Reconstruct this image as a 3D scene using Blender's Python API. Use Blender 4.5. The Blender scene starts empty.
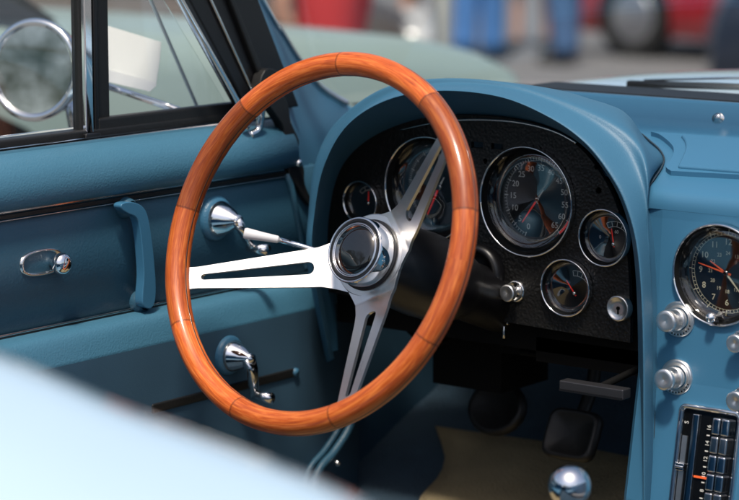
import bpy, bmesh, math, random
from mathutils import Vector as V, Matrix
random.seed(7)
SC = bpy.context.scene
COL = SC.collection
R = math.radians
# ------------------------------------------------------------------ camera
FPX = 2400.0                       # focal length in pixels of the 739 px wide photograph
YAW, PITCH = R(38.0), math.atan(386 / FPX)
FW = V((-math.sin(YAW) * math.cos(PITCH), math.cos(YAW) * math.cos(PITCH), -math.sin(PITCH)))
RT = V((math.cos(YAW), math.sin(YAW), 0)); UP = RT.cross(FW)
CAM = V((1.20522646, -1.91118739, 1.16823986))
cd = bpy.data.cameras.new('camera'); cam = bpy.data.objects.new('camera', cd); COL.objects.link(cam)
cam.matrix_world = Matrix((( RT.x, UP.x, -FW.x, CAM.x), (RT.y, UP.y, -FW.y, CAM.y), (RT.z, UP.z, -FW.z, CAM.z), (0, 0, 0, 1)))
cd.sensor_width = 36; cd.lens = FPX / 739 * 36
cd.clip_start = 0.05; cd.clip_end = 2000
cd.dof.use_dof = True; cd.dof.focus_distance = 2.60; cd.dof.aperture_fstop = 4.6
SC.camera = cam
# ------------------------------------------------------------------ sky, sun, exposure
SUN_EL, SUN_AZ = R(63), R(148)      # azimuth clockwise from +Y
w = bpy.data.worlds.new('World'); SC.world = w; w.use_nodes = True
nt = w.node_tree; bg = nt.nodes['Background']; sk = nt.nodes.new('ShaderNodeTexSky')
sk.sky_type = 'NISHITA'; sk.sun_disc = False; sk.sun_elevation = SUN_EL; sk.sun_rotation = SUN_AZ
sk.dust_density = 4; sk.air_density = 1.0; sk.ozone_density = 0.6
nt.links.new(sk.outputs[0], bg.inputs[0]); bg.inputs[1].default_value = 0.10
ld = bpy.data.lights.new('sun', 'SUN'); lo = bpy.data.objects.new('sun', ld); COL.objects.link(lo)
ld.energy = 2.7; ld.angle = R(6); ld.color = (1.0, 0.93, 0.82)
sd = V((math.sin(SUN_AZ) * math.cos(SUN_EL), math.cos(SUN_AZ) * math.cos(SUN_EL), math.sin(SUN_EL)))
lo.rotation_euler = (-sd).to_track_quat('-Z', 'Y').to_euler()
SC.view_settings.view_transform = 'Standard'; SC.view_settings.look = 'None'
SC.view_settings.gamma = 1; SC.view_settings.exposure = 0.55
# ------------------------------------------------------------------ surveying helpers
def ray(px, py): return FW + RT * ((px - 369.5) / FPX) + UP * ((250 - py) / FPX)
def oy(px, py, Y): r = ray(px, py); return CAM + r * ((Y - CAM.y) / r.y)
def ox(px, py, X): r = ray(px, py); return CAM + r * ((X - CAM.x) / r.x)
def oz(px, py, Z): r = ray(px, py); return CAM + r * ((Z - CAM.z) / r.z)
def at(px, py, d): return CAM + ray(px, py) * d
FACE = [(-1, .14), (.50, .214), (.63, .238), (.70, .245), (.80, .25), (2, .25)]
def face_y(z):
    for (z0, y0), (z1, y1) in zip(FACE, FACE[1:]):
        if z <= z1: return y0 + (y1 - y0) * (z - z0) / (z1 - z0)
    return .25
def of(px, py):                    # point of the centre console face
    Y = .24
    for _ in range(8): p = oy(px, py, Y); Y = face_y(p.z)
    return oy(px, py, Y)
# ------------------------------------------------------------------ materials
def mat(name, base, rough=.5, metal=0, coat=0, bump=None, ior=1.5, emis=None, var=None, spec=None, coat_rough=.03):
    m = bpy.data.materials.new(name); m.use_nodes = True
    n = m.node_tree.nodes; l = m.node_tree.links; b = n['Principled BSDF']
    b.inputs['Base Color'].default_value = (*base, 1); b.inputs['Roughness'].default_value = rough
    b.inputs['Metallic'].default_value = metal; b.inputs['IOR'].default_value = ior
    b.inputs['Coat Weight'].default_value = coat; b.inputs['Coat Roughness'].default_value = coat_rough
    if spec is not None: b.inputs['Specular IOR Level'].default_value = spec
    tc = n.new('ShaderNodeTexCoord')
    if bump:
        kind, scale, strength, dist = bump
        if kind == 'noise':
            t = n.new('ShaderNodeTexNoise'); t.inputs['Scale'].default_value = scale; t.inputs['Detail'].default_value = 4; out = t.outputs['Fac']
        else:
            t = n.new('ShaderNodeTexVoronoi'); t.inputs['Scale'].default_value = scale; t.feature = 'SMOOTH_F1'; out = t.outputs['Distance']
        l.new(tc.outputs['Object'], t.inputs['Vector'])
        bp = n.new('ShaderNodeBump'); bp.inputs['Strength'].default_value = strength; bp.inputs['Distance'].default_value = dist
        l.new(out, bp.inputs['Height']); l.new(bp.outputs[0], b.inputs['Normal'])
    if var:                         # wear and unevenness of the material's own colour
        scale, amt = var
        t = n.new('ShaderNodeTexNoise'); t.inputs['Scale'].default_value = scale; t.inputs['Detail'].default_value = 5
        l.new(tc.outputs['Object'], t.inputs['Vector'])
        mx = n.new('ShaderNodeMix'); mx.data_type = 'RGBA'
        mx.inputs[6].default_value = (*[c * (1 - amt) for c in base], 1); mx.inputs[7].default_value = (*[min(1, c * (1 + amt)) for c in base], 1)
        l.new(t.outputs['Fac'], mx.inputs[0]); l.new(mx.outputs[2], b.inputs['Base Color'])
        mr = n.new('ShaderNodeMapRange'); mr.inputs[3].default_value = max(0, rough - .08); mr.inputs[4].default_value = rough + .1
        l.new(t.outputs['Fac'], mr.inputs[0]); l.new(mr.outputs[0], b.inputs['Roughness'])
    if emis:
        b.inputs['Emission Color'].default_value = (*emis[:3], 1); b.inputs['Emission Strength'].default_value = emis[3]
    return m
def glassmat(name, tint=(1, 1, 1), refl=1.0, base=0.0):
    m = bpy.data.materials.new(name); m.use_nodes = True; n = m.node_tree.nodes; l = m.node_tree.links
    n.remove(n['Principled BSDF']); o = n['Material Output']
    t = n.new('ShaderNodeBsdfTransparent'); t.inputs[0].default_value = (*tint, 1)
    g = n.new('ShaderNodeBsdfGlossy'); g.inputs['Roughness'].default_value = .01; g.inputs[0].default_value = (refl,) * 3 + (1,)
    f = n.new('ShaderNodeFresnel'); ge = n.new('ShaderNodeNewGeometry'); mi = n.new('ShaderNodeMapRange')
    mi.inputs[3].default_value = 1.5; mi.inputs[4].default_value = 1 / 1.5; l.new(ge.outputs['Backfacing'], mi.inputs[0]); l.new(mi.outputs[0], f.inputs[0])
    a = n.new('ShaderNodeMath'); a.operation = 'ADD'; a.inputs[1].default_value = base; l.new(f.outputs[0], a.inputs[0])
    x = n.new('ShaderNodeMixShader'); l.new(a.outputs[0], x.inputs[0]); l.new(t.outputs[0], x.inputs[1]); l.new(g.outputs[0], x.inputs[2])
    l.new(x.outputs[0], o.inputs[0]); return m
M = {}
M['vinyl'] = mat('teal_vinyl', (.036, .126, .210), .48, bump=('voronoi', 650, .35, .0005), var=(6, .10))
M['vinyl_pad'] = mat('teal_grained_pad', (.040, .140, .235), .40, bump=('voronoi', 520, .5, .0007), var=(9, .10))
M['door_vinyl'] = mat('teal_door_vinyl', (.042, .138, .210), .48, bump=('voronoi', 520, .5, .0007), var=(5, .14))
M['dash_paint'] = mat('teal_dash_paint', (.040, .145, .250), .34, coat=.15, bump=('noise', 500, .08, .0003), var=(4, .07), coat_rough=.2)
M['carpet'] = mat('navy_carpet', (.034, .070, .108), .95, bump=('noise', 420, 1, .008), var=(25, .4))
M['lower_door'] = mat('teal_lower_door_shaded', (.024, .070, .115), .75, bump=('noise', 700, .3, .0006), var=(9, .2))  # lower door's shade put into the colour, darker than the upper door
M['vinyl_shaded'] = mat('teal_vinyl_shaded', (.023, .078, .125), .42, bump=('voronoi', 420, .4, .0006), var=(5, .14))  # darkened copy of the door vinyl, recess shade painted into its colour
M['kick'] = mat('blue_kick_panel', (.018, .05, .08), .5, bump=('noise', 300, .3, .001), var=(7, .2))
M['crackle'] = mat('black_crackle_paint', (.008, .0078, .0075), .40, bump=('voronoi', 330, .9, .0012), var=(200, .3), spec=.35)
M['black'] = mat('black_plastic', (.005, .005, .006), .35, bump=('noise', 200, .1, .0005))
M['matte_black'] = mat('matte_black', (.004, .004, .004), .8, spec=.1)
M['rubber'] = mat('black_rubber', (.006, .006, .006), .5, bump=('noise', 150, .3, .001))
M['piano'] = mat('gloss_black', (.004, .004, .004), .04, coat=1)
M['chrome'] = mat('chrome', (.82, .82, .83), .05, 1, bump=('noise', 30, .03, .001))
M['chrome_worn'] = mat('worn_chrome', (.72, .70, .68), .16, 1, bump=('noise', 120, .15, .0006), var=(60, .1))
M['core'] = mat('dark_rim_core', (.05, .016, .006), .4, coat=.5)
M['knob'] = mat('spun_metal', (.86, .85, .84), .33, 1, bump=('noise', 300, .05, .0003))
M['seam'] = mat('dark_joint', (.015, .03, .045), .8)
M['white_paint'] = mat('dial_print', (.62, .62, .58), .6)
M['cream_print'] = mat('cream_dial_print', (.60, .57, .40), .6)
M['red'] = mat('red_needle', (.75, .035, .02), .45, emis=(.75, .03, .02, .12))
M['orange'] = mat('orange_needle', (.85, .13, .03), .45)
M['dial'] = mat('black_dial', (.006, .0065, .007), .6, spec=.15)
M['card'] = mat('white_card', (.88, .87, .84), .8, var=(20, .04))
M['tan'] = mat('tan_mat', (.27, .215, .12), .95, bump=('noise', 300, 1, .006), var=(14, .4))
M['pale_body'] = mat('pale_blue_body_paint', (.45, .59, .70), .22, coat=1, coat_rough=.04)
M['green_body'] = mat('pale_green_body_paint', (.25, .32, .29), .4, coat=.4, coat_rough=.15)
M['red_body'] = mat('red_body_paint', (.42, .012, .02), .25, coat=1)
M['navy_body'] = mat('navy_body_paint', (.012, .02, .04), .3, coat=.4)
M['dark_body'] = mat('dark_body_paint', (.06, .05, .045), .55, spec=.3)
M['tyre'] = mat('tyre', (.015, .015, .015), .8, bump=('noise', 60, .5, .004))
M['alloy'] = mat('silver_rim', (.6, .6, .62), .3, .9)
M['car_glass'] = mat('dark_car_glass', (.02, .022, .022), .05, coat=1)
M['lens'] = mat('headlight_lens', (.40, .40, .40), .2, coat=.3)
M['amber'] = mat('amber_lens', (.85, .25, .03), .2, coat=1)
M['skin'] = mat('skin', (.50, .27, .19), .5, var=(10, .1))
M['jeans'] = mat('blue_denim', (.06, .13, .27), .85, bump=('noise', 300, .6, .002), var=(14, .25))
M['blue_cloth'] = mat('bright_blue_cloth', (.06, .17, .42), .85, bump=('noise', 200, .5, .002), var=(14, .15))
M['shirt_white'] = mat('white_cloth', (.7, .68, .66), .85, var=(14, .1))
M['shirt_red'] = mat('red_cloth', (.5, .03, .03), .85, var=(14, .1))
M['hair'] = mat('brown_hair', (.05, .03, .02), .7, bump=('noise', 200, 1, .003))
M['shoe'] = mat('dark_shoe', (.03, .025, .02), .6)
M['post'] = mat('cream_post_paint', (.66, .63, .56), .5, var=(8, .15))
M['bark'] = mat('bark', (.12, .08, .05), .9, bump=('noise', 20, 1, .03), var=(5, .3))
M['glass'] = glassmat('window_glass', (.97, .985, .98))
M['gauge_glass'] = glassmat('gauge_glass', (1, 1, 1), 1.0, .06)
M['mirror'] = mat('mirror_glass', (.93, .93, .90), .01, 1)
def leafmat():
    m = mat('leaves', (.07, .10, .025), .6, var=(.9, .45)); return m
M['leaf'] = leafmat()
def asphalt():
    m = mat('asphalt', (.16, .16, .165), .85, bump=('noise', 90, .6, .01), var=(.35, .22)); return m
M['asphalt'] = asphalt()
def brushed():
    m = mat('brushed_aluminium', (.70, .69, .675), .30, 1)
    n = m.node_tree.nodes; l = m.node_tree.links; b = n['Principled BSDF']
    uv = n.new('ShaderNodeUVMap'); mp = n.new('ShaderNodeMapping'); mp.inputs['Scale'].default_value = (12, 900, 1)
    t = n.new('ShaderNodeTexNoise'); t.inputs['Scale'].default_value = 1; t.inputs['Detail'].default_value = 3
    l.new(uv.outputs[0], mp.inputs[0]); l.new(mp.outputs[0], t.inputs['Vector'])
    bp = n.new('ShaderNodeBump'); bp.inputs['Strength'].default_value = .12; bp.inputs['Distance'].default_value = .0004
    l.new(t.outputs['Fac'], bp.inputs['Height']); l.new(bp.outputs[0], b.inputs['Normal'])
    mr = n.new('ShaderNodeMapRange'); mr.inputs[3].default_value = .22; mr.inputs[4].default_value = .40
    l.new(t.outputs['Fac'], mr.inputs[0]); l.new(mr.outputs[0], b.inputs['Roughness']); return m
M['alu'] = brushed()
def wood():
    m = bpy.data.materials.new('lacquered_wood'); m.use_nodes = True; n = m.node_tree.nodes; l = m.node_tree.links; b = n['Principled BSDF']
    uv = n.new('ShaderNodeUVMap'); sp = n.new('ShaderNodeSeparateXYZ'); l.new(uv.outputs[0], sp.inputs[0])
    def mth(op, a, bb=None, c=None):
        x = n.new('ShaderNodeMath'); x.operation = op
        for i, v in enumerate((a, bb, c)):
            if v is None: continue
            if isinstance(v, (int, float)): x.inputs[i].default_value = v
            else: l.new(v, x.inputs[i])
        return x.outputs[0]
    s = mth('MULTIPLY', mth('ADD', sp.outputs[0], 25 / 360), 9.0)         # nine staves, one joint every 40 degrees
    seg = mth('FLOOR', s); fr = mth('FRACT', s)
    wn = n.new('ShaderNodeTexWhiteNoise'); wn.noise_dimensions = '1D'; l.new(seg, wn.inputs['W'])
    cv = n.new('ShaderNodeCombineXYZ'); l.new(mth('MULTIPLY', sp.outputs[0], 15), cv.inputs[0]); l.new(mth('MULTIPLY', sp.outputs[1], 14), cv.inputs[1]); l.new(mth('MULTIPLY', wn.outputs[0], 37), cv.inputs[2])
    t = n.new('ShaderNodeTexNoise'); t.inputs['Scale'].default_value = 1.6; t.inputs['Detail'].default_value = 7; t.inputs['Distortion'].default_value = 1.2; l.new(cv.outputs[0], t.inputs['Vector'])
    cv2 = n.new('ShaderNodeCombineXYZ'); l.new(mth('MULTIPLY', sp.outputs[0], 90), cv2.inputs[0]); l.new(mth('MULTIPLY', sp.outputs[1], 60), cv2.inputs[1]); l.new(mth('MULTIPLY', wn.outputs[0], 11), cv2.inputs[2])
    t2 = n.new('ShaderNodeTexNoise'); t2.inputs['Scale'].default_value = 1; t2.inputs['Detail'].default_value = 4; l.new(cv2.outputs[0], t2.inputs['Vector'])
    f = mth('ADD', mth('MULTIPLY', t.outputs['Fac'], .72), mth('MULTIPLY', t2.outputs['Fac'], .28))
    cr = n.new('ShaderNodeValToRGB'); l.new(f, cr.inputs[0]); e = cr.color_ramp.elements
    e[0].position = .24; e[0].color = (.17, .026, .007, 1); e[1].position = .74; e[1].color = (.66, .19, .04, 1)
    x = e.new(.47); x.color = (.40, .075, .012, 1)
    hs = n.new('ShaderNodeHueSaturation'); l.new(cr.outputs[0], hs.inputs['Color'])
    l.new(mth('ADD', mth('MULTIPLY', wn.outputs[0], .85), .58), hs.inputs['Value'])
    seam = mth('LESS_THAN', mth('ABSOLUTE', mth('SUBTRACT', mth('FRACT', mth('ADD', s, .5)), .5)), .0085)
    mx = n.new('ShaderNodeMix'); mx.data_type = 'RGBA'; l.new(mth('MULTIPLY', seam, .5), mx.inputs[0]); l.new(hs.outputs[0], mx.inputs[6]); mx.inputs[7].default_value = (.03, .008, .003, 1)
    l.new(mx.outputs[2], b.inputs['Base Color']); b.inputs['Roughness'].default_value = .42; b.inputs['Specular IOR Level'].default_value = .3
    b.inputs['Coat Weight'].default_value = .45; b.inputs['Coat Roughness'].default_value = .14
    bp = n.new('ShaderNodeBump'); bp.inputs['Strength'].default_value = .12; bp.inputs['Distance'].default_value = .0005; l.new(t2.outputs['Fac'], bp.inputs['Height']); l.new(bp.outputs[0], b.inputs['Normal'])
    return m
M['wood'] = wood()
# ------------------------------------------------------------------ mesh helpers
X_, Y_, Z_ = V((1, 0, 0)), V((0, 1, 0)), V((0, 0, 1))
class MB:
    def __init__(s): s.v = []; s.f = []; s.m = []; s.uv = {}; s.mi = 0; s.sm = []; s.smooth = True
    def add(s, vs, fs, uvs=None):
        b = len(s.v); s.v += [V(p) for p in vs]
        for i, f in enumerate(fs):
            s.f.append([b + k for k in f]); s.m.append(s.mi); s.sm.append(s.smooth)
            if uvs: s.uv[len(s.f) - 1] = uvs[i]
        return s
    def box(s, c, h, ax=(X_, Y_, Z_)):
        c = V(c); P = [c + ax[0] * (h[0] * a) + ax[1] * (h[1] * b) + ax[2] * (h[2] * d) for a in (-1, 1) for b in (-1, 1) for d in (-1, 1)]
        sm = s.smooth; s.smooth = False
        s.add(P, [(0, 1, 3, 2), (4, 6, 7, 5), (0, 4, 5, 1), (2, 3, 7, 6), (0, 2, 6, 4), (1, 5, 7, 3)]); s.smooth = sm; return s
    def grid(s, rows, close_u=False, close_v=False, uv=False):
        n = len(rows); k = len(rows[0]); P = [p for r in rows for p in r]; F = []; U = []
        for i in range(n if close_v else n - 1):
            for j in range(k if close_u else k - 1):
                a, b = i, (i + 1) % n; c, d = j, (j + 1) % k
                F.append((a * k + c, a * k + d, b * k + d, b * k + c))
                if uv: U.append([(i / n, j / k), (i / n, (j + 1) / k), ((i + 1) / n, (j + 1) / k), ((i + 1) / n, j / k)])
        return s.add(P, F, U if uv else None)
    def tube(s, pts, r, n=12, caps=True, sq=None):
        pts = [V(p) for p in pts]; rs = r if isinstance(r, (list, tuple)) else [r] * len(pts); rows = []; up = None
        for i, p in enumerate(pts):
            t = (pts[min(i + 1, len(pts) - 1)] - pts[max(i - 1, 0)]).normalized()
            if up is None: up = Z_ if abs(t.z) < .9 else X_
            a = t.cross(up).normalized(); b = a.cross(t).normalized(); up = b
            if sq: rows.append([p + a * (sq[0] * rs[i] * math.copysign(abs(math.cos(q)) ** .5, math.cos(q))) + b * (sq[1] * rs[i] * math.copysign(abs(math.sin(q)) ** .5, math.sin(q))) for q in [2 * math.pi * k / n for k in range(n)]])
            else: rows.append([p + (a * math.cos(2 * math.pi * k / n) + b * math.sin(2 * math.pi * k / n)) * rs[i] for k in range(n)])
        s.grid(rows, close_u=True)
        if caps:
            s.add(rows[0], [tuple(range(n))]); s.add(rows[-1], [tuple(range(n))[::-1]])
        return s
    def lathe(s, o, ax, prof, n=48, u=None):
        o = V(o); ax = V(ax).normalized(); u = (ax.cross(Z_) if abs(ax.z) < .9 else ax.cross(X_)).normalized(); v = ax.cross(u)
        rows = [[o + ax * h + (u * math.cos(2 * math.pi * k / n) + v * math.sin(2 * math.pi * k / n)) * max(r, 1e-5) for k in range(n)] for r, h in prof]
        return s.grid(rows, close_u=True)
    def prism(s, poly, d, smooth=False):          # planar polygon (3-D points) extruded by vector d
        n = len(poly); P = [V(p) for p in poly] + [V(p) + V(d) for p in poly]; sm = s.smooth; s.smooth = smooth
        s.add(P, [tuple(range(n))[::-1], tuple(range(n, 2 * n))] + [(i, (i + 1) % n, n + (i + 1) % n, n + i) for i in range(n)])
        s.smooth = sm; return s
    def build(s, name, ms, parent=None, bevel=0, sub=0, auto=40, fixn=True, origin=None):
        me = bpy.data.meshes.new(name)
        o0 = V((0, 0, 0))
        if origin is not None: o0 = V(origin)
        me.from_pydata([tuple(p - o0) for p in s.v], [], s.f); me.update()
        for m in (ms if isinstance(ms, (list, tuple)) else [ms]): me.materials.append(M[m] if isinstance(m, str) else m)
        me.polygons.foreach_set('material_index', s.m); me.polygons.foreach_set('use_smooth', s.sm)
        if s.uv:
            L = me.uv_layers.new(name='UVMap').data
            for fi, us in s.uv.items():
                for k, li in enumerate(me.polygons[fi].loop_indices): L[li].uv = us[k]
        bm = bmesh.new(); bm.from_mesh(me); bmesh.ops.remove_doubles(bm, verts=bm.verts, dist=1e-6)
        if fixn: bmesh.ops.recalc_face_normals(bm, faces=bm.faces)
        bm.to_mesh(me); bm.free()
        o = bpy.data.objects.new(name, me); COL.objects.link(o)
        if origin is not None: o.location = o0
        if bevel:
            b = o.modifiers.new('bevel', 'BEVEL'); b.width = bevel; b.segments = 3; b.limit_method = 'ANGLE'; b.angle_limit = R(35)
            me.polygons.foreach_set('use_smooth', [True] * len(me.polygons))
            wn = o.modifiers.new('wn', 'WEIGHTED_NORMAL'); wn.keep_sharp = False
        if sub: q = o.modifiers.new('sub', 'SUBSURF'); q.levels = sub; q.render_levels = sub
        if parent is not None:
            o.parent = parent
            if origin is not None or True: o.matrix_parent_inverse = world_of(parent).inverted()
        return o
def world_of(o):
    m = o.matrix_basis if o.parent is None else world_of(o.parent) @ o.matrix_parent_inverse @ o.matrix_basis
    return m
def tag(o, label=None, cat=None, group=None, kind=None):
    for k, v in (('label', label), ('category', cat), ('group', group), ('kind', kind)):
        if v: o[k] = v
    return o
def thing(name, label, cat, loc=(0, 0, 0), group=None):
    o = bpy.data.objects.new(name, None); COL.objects.link(o); o.location = loc; o.empty_display_size = .1
    return tag(o, label, cat, group)
def cr(pts, n=6, closed=False):                   # Catmull-Rom through points
    P = [V(p) for p in pts]; out = []; k = len(P)
    for i in range(k if closed else k - 1):
        g = (lambda j: P[j % k]) if closed else (lambda j: P[max(0, min(k - 1, j))])
        a, b, c, d = g(i - 1), g(i), g(i + 1), g(i + 2)
        for q in range(n):
            t = q / n; out.append(.5 * ((2 * b) + (c - a) * t + (2 * a - 5 * b + 4 * c - d) * t * t + (3 * b - a - 3 * c + d) * t ** 3))
    if not closed: out.append(P[-1])
    return out
def surf(rows, nu=6, nv=6):                       # smooth surface through a coarse control grid
    fine = [cr(r, nu) for r in rows]; cols = [cr([r[j] for r in fine], nv) for j in range(len(fine[0]))]
    return [[c[i] for c in cols] for i in range(len(cols[0]))]
def cut(o, cutters):                              # boolean the cutters out of o and bake the result
    for c in cutters:
        b = o.modifiers.new('cut', 'BOOLEAN'); b.object = c; b.operation = 'DIFFERENCE'; b.solver = 'EXACT'
    dg = bpy.context.evaluated_depsgraph_get(); me = bpy.data.meshes.new_from_object(o.evaluated_get(dg)); o.modifiers.clear(); o.data = me
    for c in cutters: bpy.data.objects.remove(c)
def cyl_cutter(c, ax, r, h):
    c = V(c); ax = V(ax).normalized(); mb = MB(); mb.lathe(c - ax * h, ax, [(0, 0), (r, 0), (r, 2 * h), (0, 2 * h)], 64); return mb.build('cutter', 'black')
def text_mesh(txt, size, o, u, v, align='CENTER', ext=.0001):
    cu = bpy.data.curves.new('t', 'FONT'); cu.body = txt; cu.size = size; cu.align_x = align; cu.align_y = 'CENTER'; cu.extrude = ext; cu.resolution_u = 3
    ob = bpy.data.objects.new('t', cu); COL.objects.link(ob)
    dg = bpy.context.evaluated_depsgraph_get(); me = bpy.data.meshes.new_from_object(ob.evaluated_get(dg))
    n = V(u).cross(V(v)); res = ([V(o) + V(u) * p.co.x + V(v) * p.co.y + n * p.co.z for p in me.vertices], [tuple(f.vertices) for f in me.polygons])
    bpy.data.objects.remove(ob); bpy.data.meshes.remove(me); return res
# ------------------------------------------------------------------ the ground
GZ = -.35                         # the lot falls away in front of the car
def gz(y): t = max(0, min(1, (y - 3.0) / 5.0)); return GZ * t * t * (3 - 2 * t)
ys_ = [-300, -60, -20, -8, 0, 3] + [3 + .5 * i for i in range(1, 11)] + [12, 20, 60, 300]
g = MB(); g.grid([[V((x, y, gz(y))) for x in (-300, -40, -10, 0, 10, 40, 300)] for y in ys_]); tag(g.build('ground', 'asphalt'), kind='structure')

# ================================================================== THE CAR
car = thing('open_car', 'open-topped classic car with teal interior and pale blue body, seen from inside', 'car', (0, .1, 0))
def on_pad(px, py, lift=0):
    s_ = (.8705 - .8335) / (.45 - .278); n_ = V((0, -s_, 1)); n_.normalize(); q = V((0, .278, .8335)) + n_ * lift
    r = ray(px, py); return CAM + r * ((q - CAM).dot(n_) / r.dot(n_))
# ---------------- dashboard pad and hood over the instruments
A_px = [(338, 350), (333, 265), (334, 215), (345, 172), (370, 146), (410, 128), (460, 119), (515, 121), (558, 131), (590, 152), (614, 185), (628, 220), (635, 262), (638, 330), (638, 430), (638, 540)]
F_px = [(330, 358), (313, 265), (315, 210), (325, 163), (348, 124), (388, 99), (440, 90), (500, 96), (549, 116), (585, 141), (611, 173), (627, 205), (638, 250), (643, 320), (644, 420), (644, 540)]
D_px = [(326, 362), (308, 265), (309, 212), (316, 160), (338, 120), (385, 89), (440, 79), (505, 82), (560, 97), (608, 117), (636, 138), (648, 172), (647, 225), (650, 300), (650, 420), (650, 540)]
E_px = [None] * 10 + [(650, 141, -1), (664, 158, -1), (649, 188, .268), (653, 260, 0), (655, 420, 0), (655, 540, 0)]
NS = len(A_px); rows = [[] for _ in range(8)]
for i in range(NS):
    a = oy(*A_px[i], .315); f = oy(*F_px[i], .29 if i == 0 else .20)
    d = oy(*D_px[i], .33 if i == 0 else .255 if i < 11 else (.235 if i == 11 else .222))
    if i < 10:
        k = i / 9; e = V((d.x - .03 + .06 * k, .47, d.z - .075)) if i >= 5 else V((d.x - .03, .40, d.z - .01))
        e = e if i < 8 else on_pad(628, 129) - Z_ * .004 if i == 8 else on_pad(640, 133) - Z_ * .003
    else:
        px, py, Y = E_px[i]; e = on_pad(px, py) if Y < 0 else oy(px, py, Y) if Y else of(px, py) + V((0, .012, 0))
        if Y: e = e + V((-.001, 0, -.002))
    out = (f - a); out.y = 0; out = out.normalized() if out.length > 1e-5 else Z_
    if i >= 12: out = V((1, 0, 0))
    b = f + V((0, .013, 0)) - out * .009
    b2 = a.lerp(b, .5) + V((0, -.004, 0))
    d1 = f + V((0, .012, 0)) + (d - f) * .45
    if i >= 13: e2 = e + V((0, .06, 0))
    else: e2 = e + V((0, .06, -.03))
    m_ = d.lerp(e, .5) + (V((0, 0, .010)) if i < 10 else V((.0, -.004, .004)))
    if i < 10: m_ = m_ + V((0, 0, .006 if i > 6 else 0))
    for r_, p in zip(rows, (a, b2, b, f, d1, d, m_, e)): r_.append(p)
hood = MB(); hood.grid(surf(rows, 8, 6))
dash = hood.build('dashboard', 'vinyl', car)
# ---------------- pad to the right of the hood, cowl step
prof = [(.250, .790), (.253, .806), (.262, .822), (.278, .8335), (.34, .8475), (.45, .8705), (.456, .8735), (.461, .880), (.467, .896), (.474, .899), (.50, .900), (.56, .900)]
GR = [(.56, -.56), (.47, -.45)] + [(p.y, p.x) for p in (on_pad(640, 133), on_pad(650, 141), on_pad(659, 149), on_pad(664, 158), on_pad(662, 167), on_pad(654, 179))] + [(.268, oy(649, 188, .268).x), (.2545, oy(649, 205, .2545).x), (.2, -.105)]
def gx(y):
    for (y0, x0), (y1, x1) in zip(GR, GR[1:]):
        if y0 >= y >= y1: return x0 + (x1 - x0) * (y0 - y) / (y0 - y1)
    return GR[-1][1] if y < .3 else GR[0][1]
prof = [(.25, .8092), (.2501, .8125), (.2508, .8175), (.2532, .823), (.2575, .8272), (.264, .8302), (.271, .832)] + [(y, .8335 + .2151 * (y - .278)) for y in [.278 + .008 * i for i in range(22)]] + [(.456, .8735), (.461, .880), (.466, .899), (.470, .9015), (.480, .9015), (.50, .899), (.57, .8925)]
pad = MB(); rws = []
for y, z in prof:
    x0 = gx(y); rws.append([V((x0 - (.14 if y > .30 else .02), y + .001, z - .006)), V((x0, y, z - .003)), V((x0 + .003, y, z))] + [V((x0 + .006 + (.32 - x0) * k / 14, y, z)) for k in range(15)])
pad.grid(rws)
pad.build('dash_pad', 'dash_paint', dash)
grp = [on_pad(625, 127), on_pad(640, 133), on_pad(650, 141), on_pad(659, 149), on_pad(664, 158), on_pad(662, 167), on_pad(654, 179), oy(649, 188, .2675), oy(647.5, 205, .2545), oy(650, 228, .2500), of(652.5, 262), of(654, 320), of(654.5, 420), of(654.5, 540)]
m = MB(); m.tube(cr(grp, 8), .0009, 8); m.build('pad_joint', 'seam', dash)
# raised cover with rounded corner on the pad
c1 = [on_pad(*p) for p in cr([V((651, 136, 0)), V((660, 139, 0)), V((671, 148, 0)), V((674, 155, 0)), V((671, 164, 0)), V((666, 171, 0)), V((671, 175.5, 0))], 5) for p in [(p.x, p.y)]]
outl = c1 + [on_pad(760, 180.5), V((.16, .30, 0)), V((.16, .43, 0))]
outl[-2].z = .8335 + .2151 * (.30 - .278); outl[-1].z = .8335 + .2151 * (.43 - .278)
cov = MB(); cov.prism([p - V((0, 0, .003)) for p in outl], V((0, -.001, .0085))); cov.build('pad_cover', 'dash_paint', dash, bevel=.003)
c2 = [on_pad(p.x, p.y, .006) for p in cr([V((681, 137, 0)), V((685, 143, 0)), V((685, 152, 0)), V((678, 168, 0))], 4)]
o2 = c2 + [on_pad(752, 174, .006), V((.14, .30, .8382 + .0055)), V((.14, .42, .864 + .0055))]
cov = MB(); cov.prism([p - V((0, 0, .002)) for p in o2], V((0, 0, .005))); cov.build('pad_cover', 'dash_paint', dash, bevel=.002)
# screw on the cowl step
sc_ = oy(718, 117, .462); s_ = MB(); s_.lathe(sc_, (0, -1, .35), [(0, .0035), (.002, .0035), (.004, .002), (.0045, 0), (.008, -.0005), (.0085, -.002)], 20); s_.build('screw', 'chrome_worn', dash)
# ---------------- instrument plate
GA = [  # name, bezel centre px, height px, recess, label
    ('tachometer', 527, 201.5, 111, .024), ('speedometer', 428.5, 189, 106, .024), ('fuel_gauge', 361.5, 202, 43, .012),
    ('oil_gauge', 604.5, 237.5, 58, .014), ('temperature_gauge', 566.5, 287.5, 58, .014)]
PY = .29
plate_px = [(336, 345)] + A_px[1:14]
pl = [oy(p[0], p[1], .315) for p in [(336, 340)] + A_px[1:14]]; pl = cr(pl, 5)
lowr = oy(640, 331, PY).z; 
poly = [V((p.x, PY, p.z)) for p in pl if p.z > .668]
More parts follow.
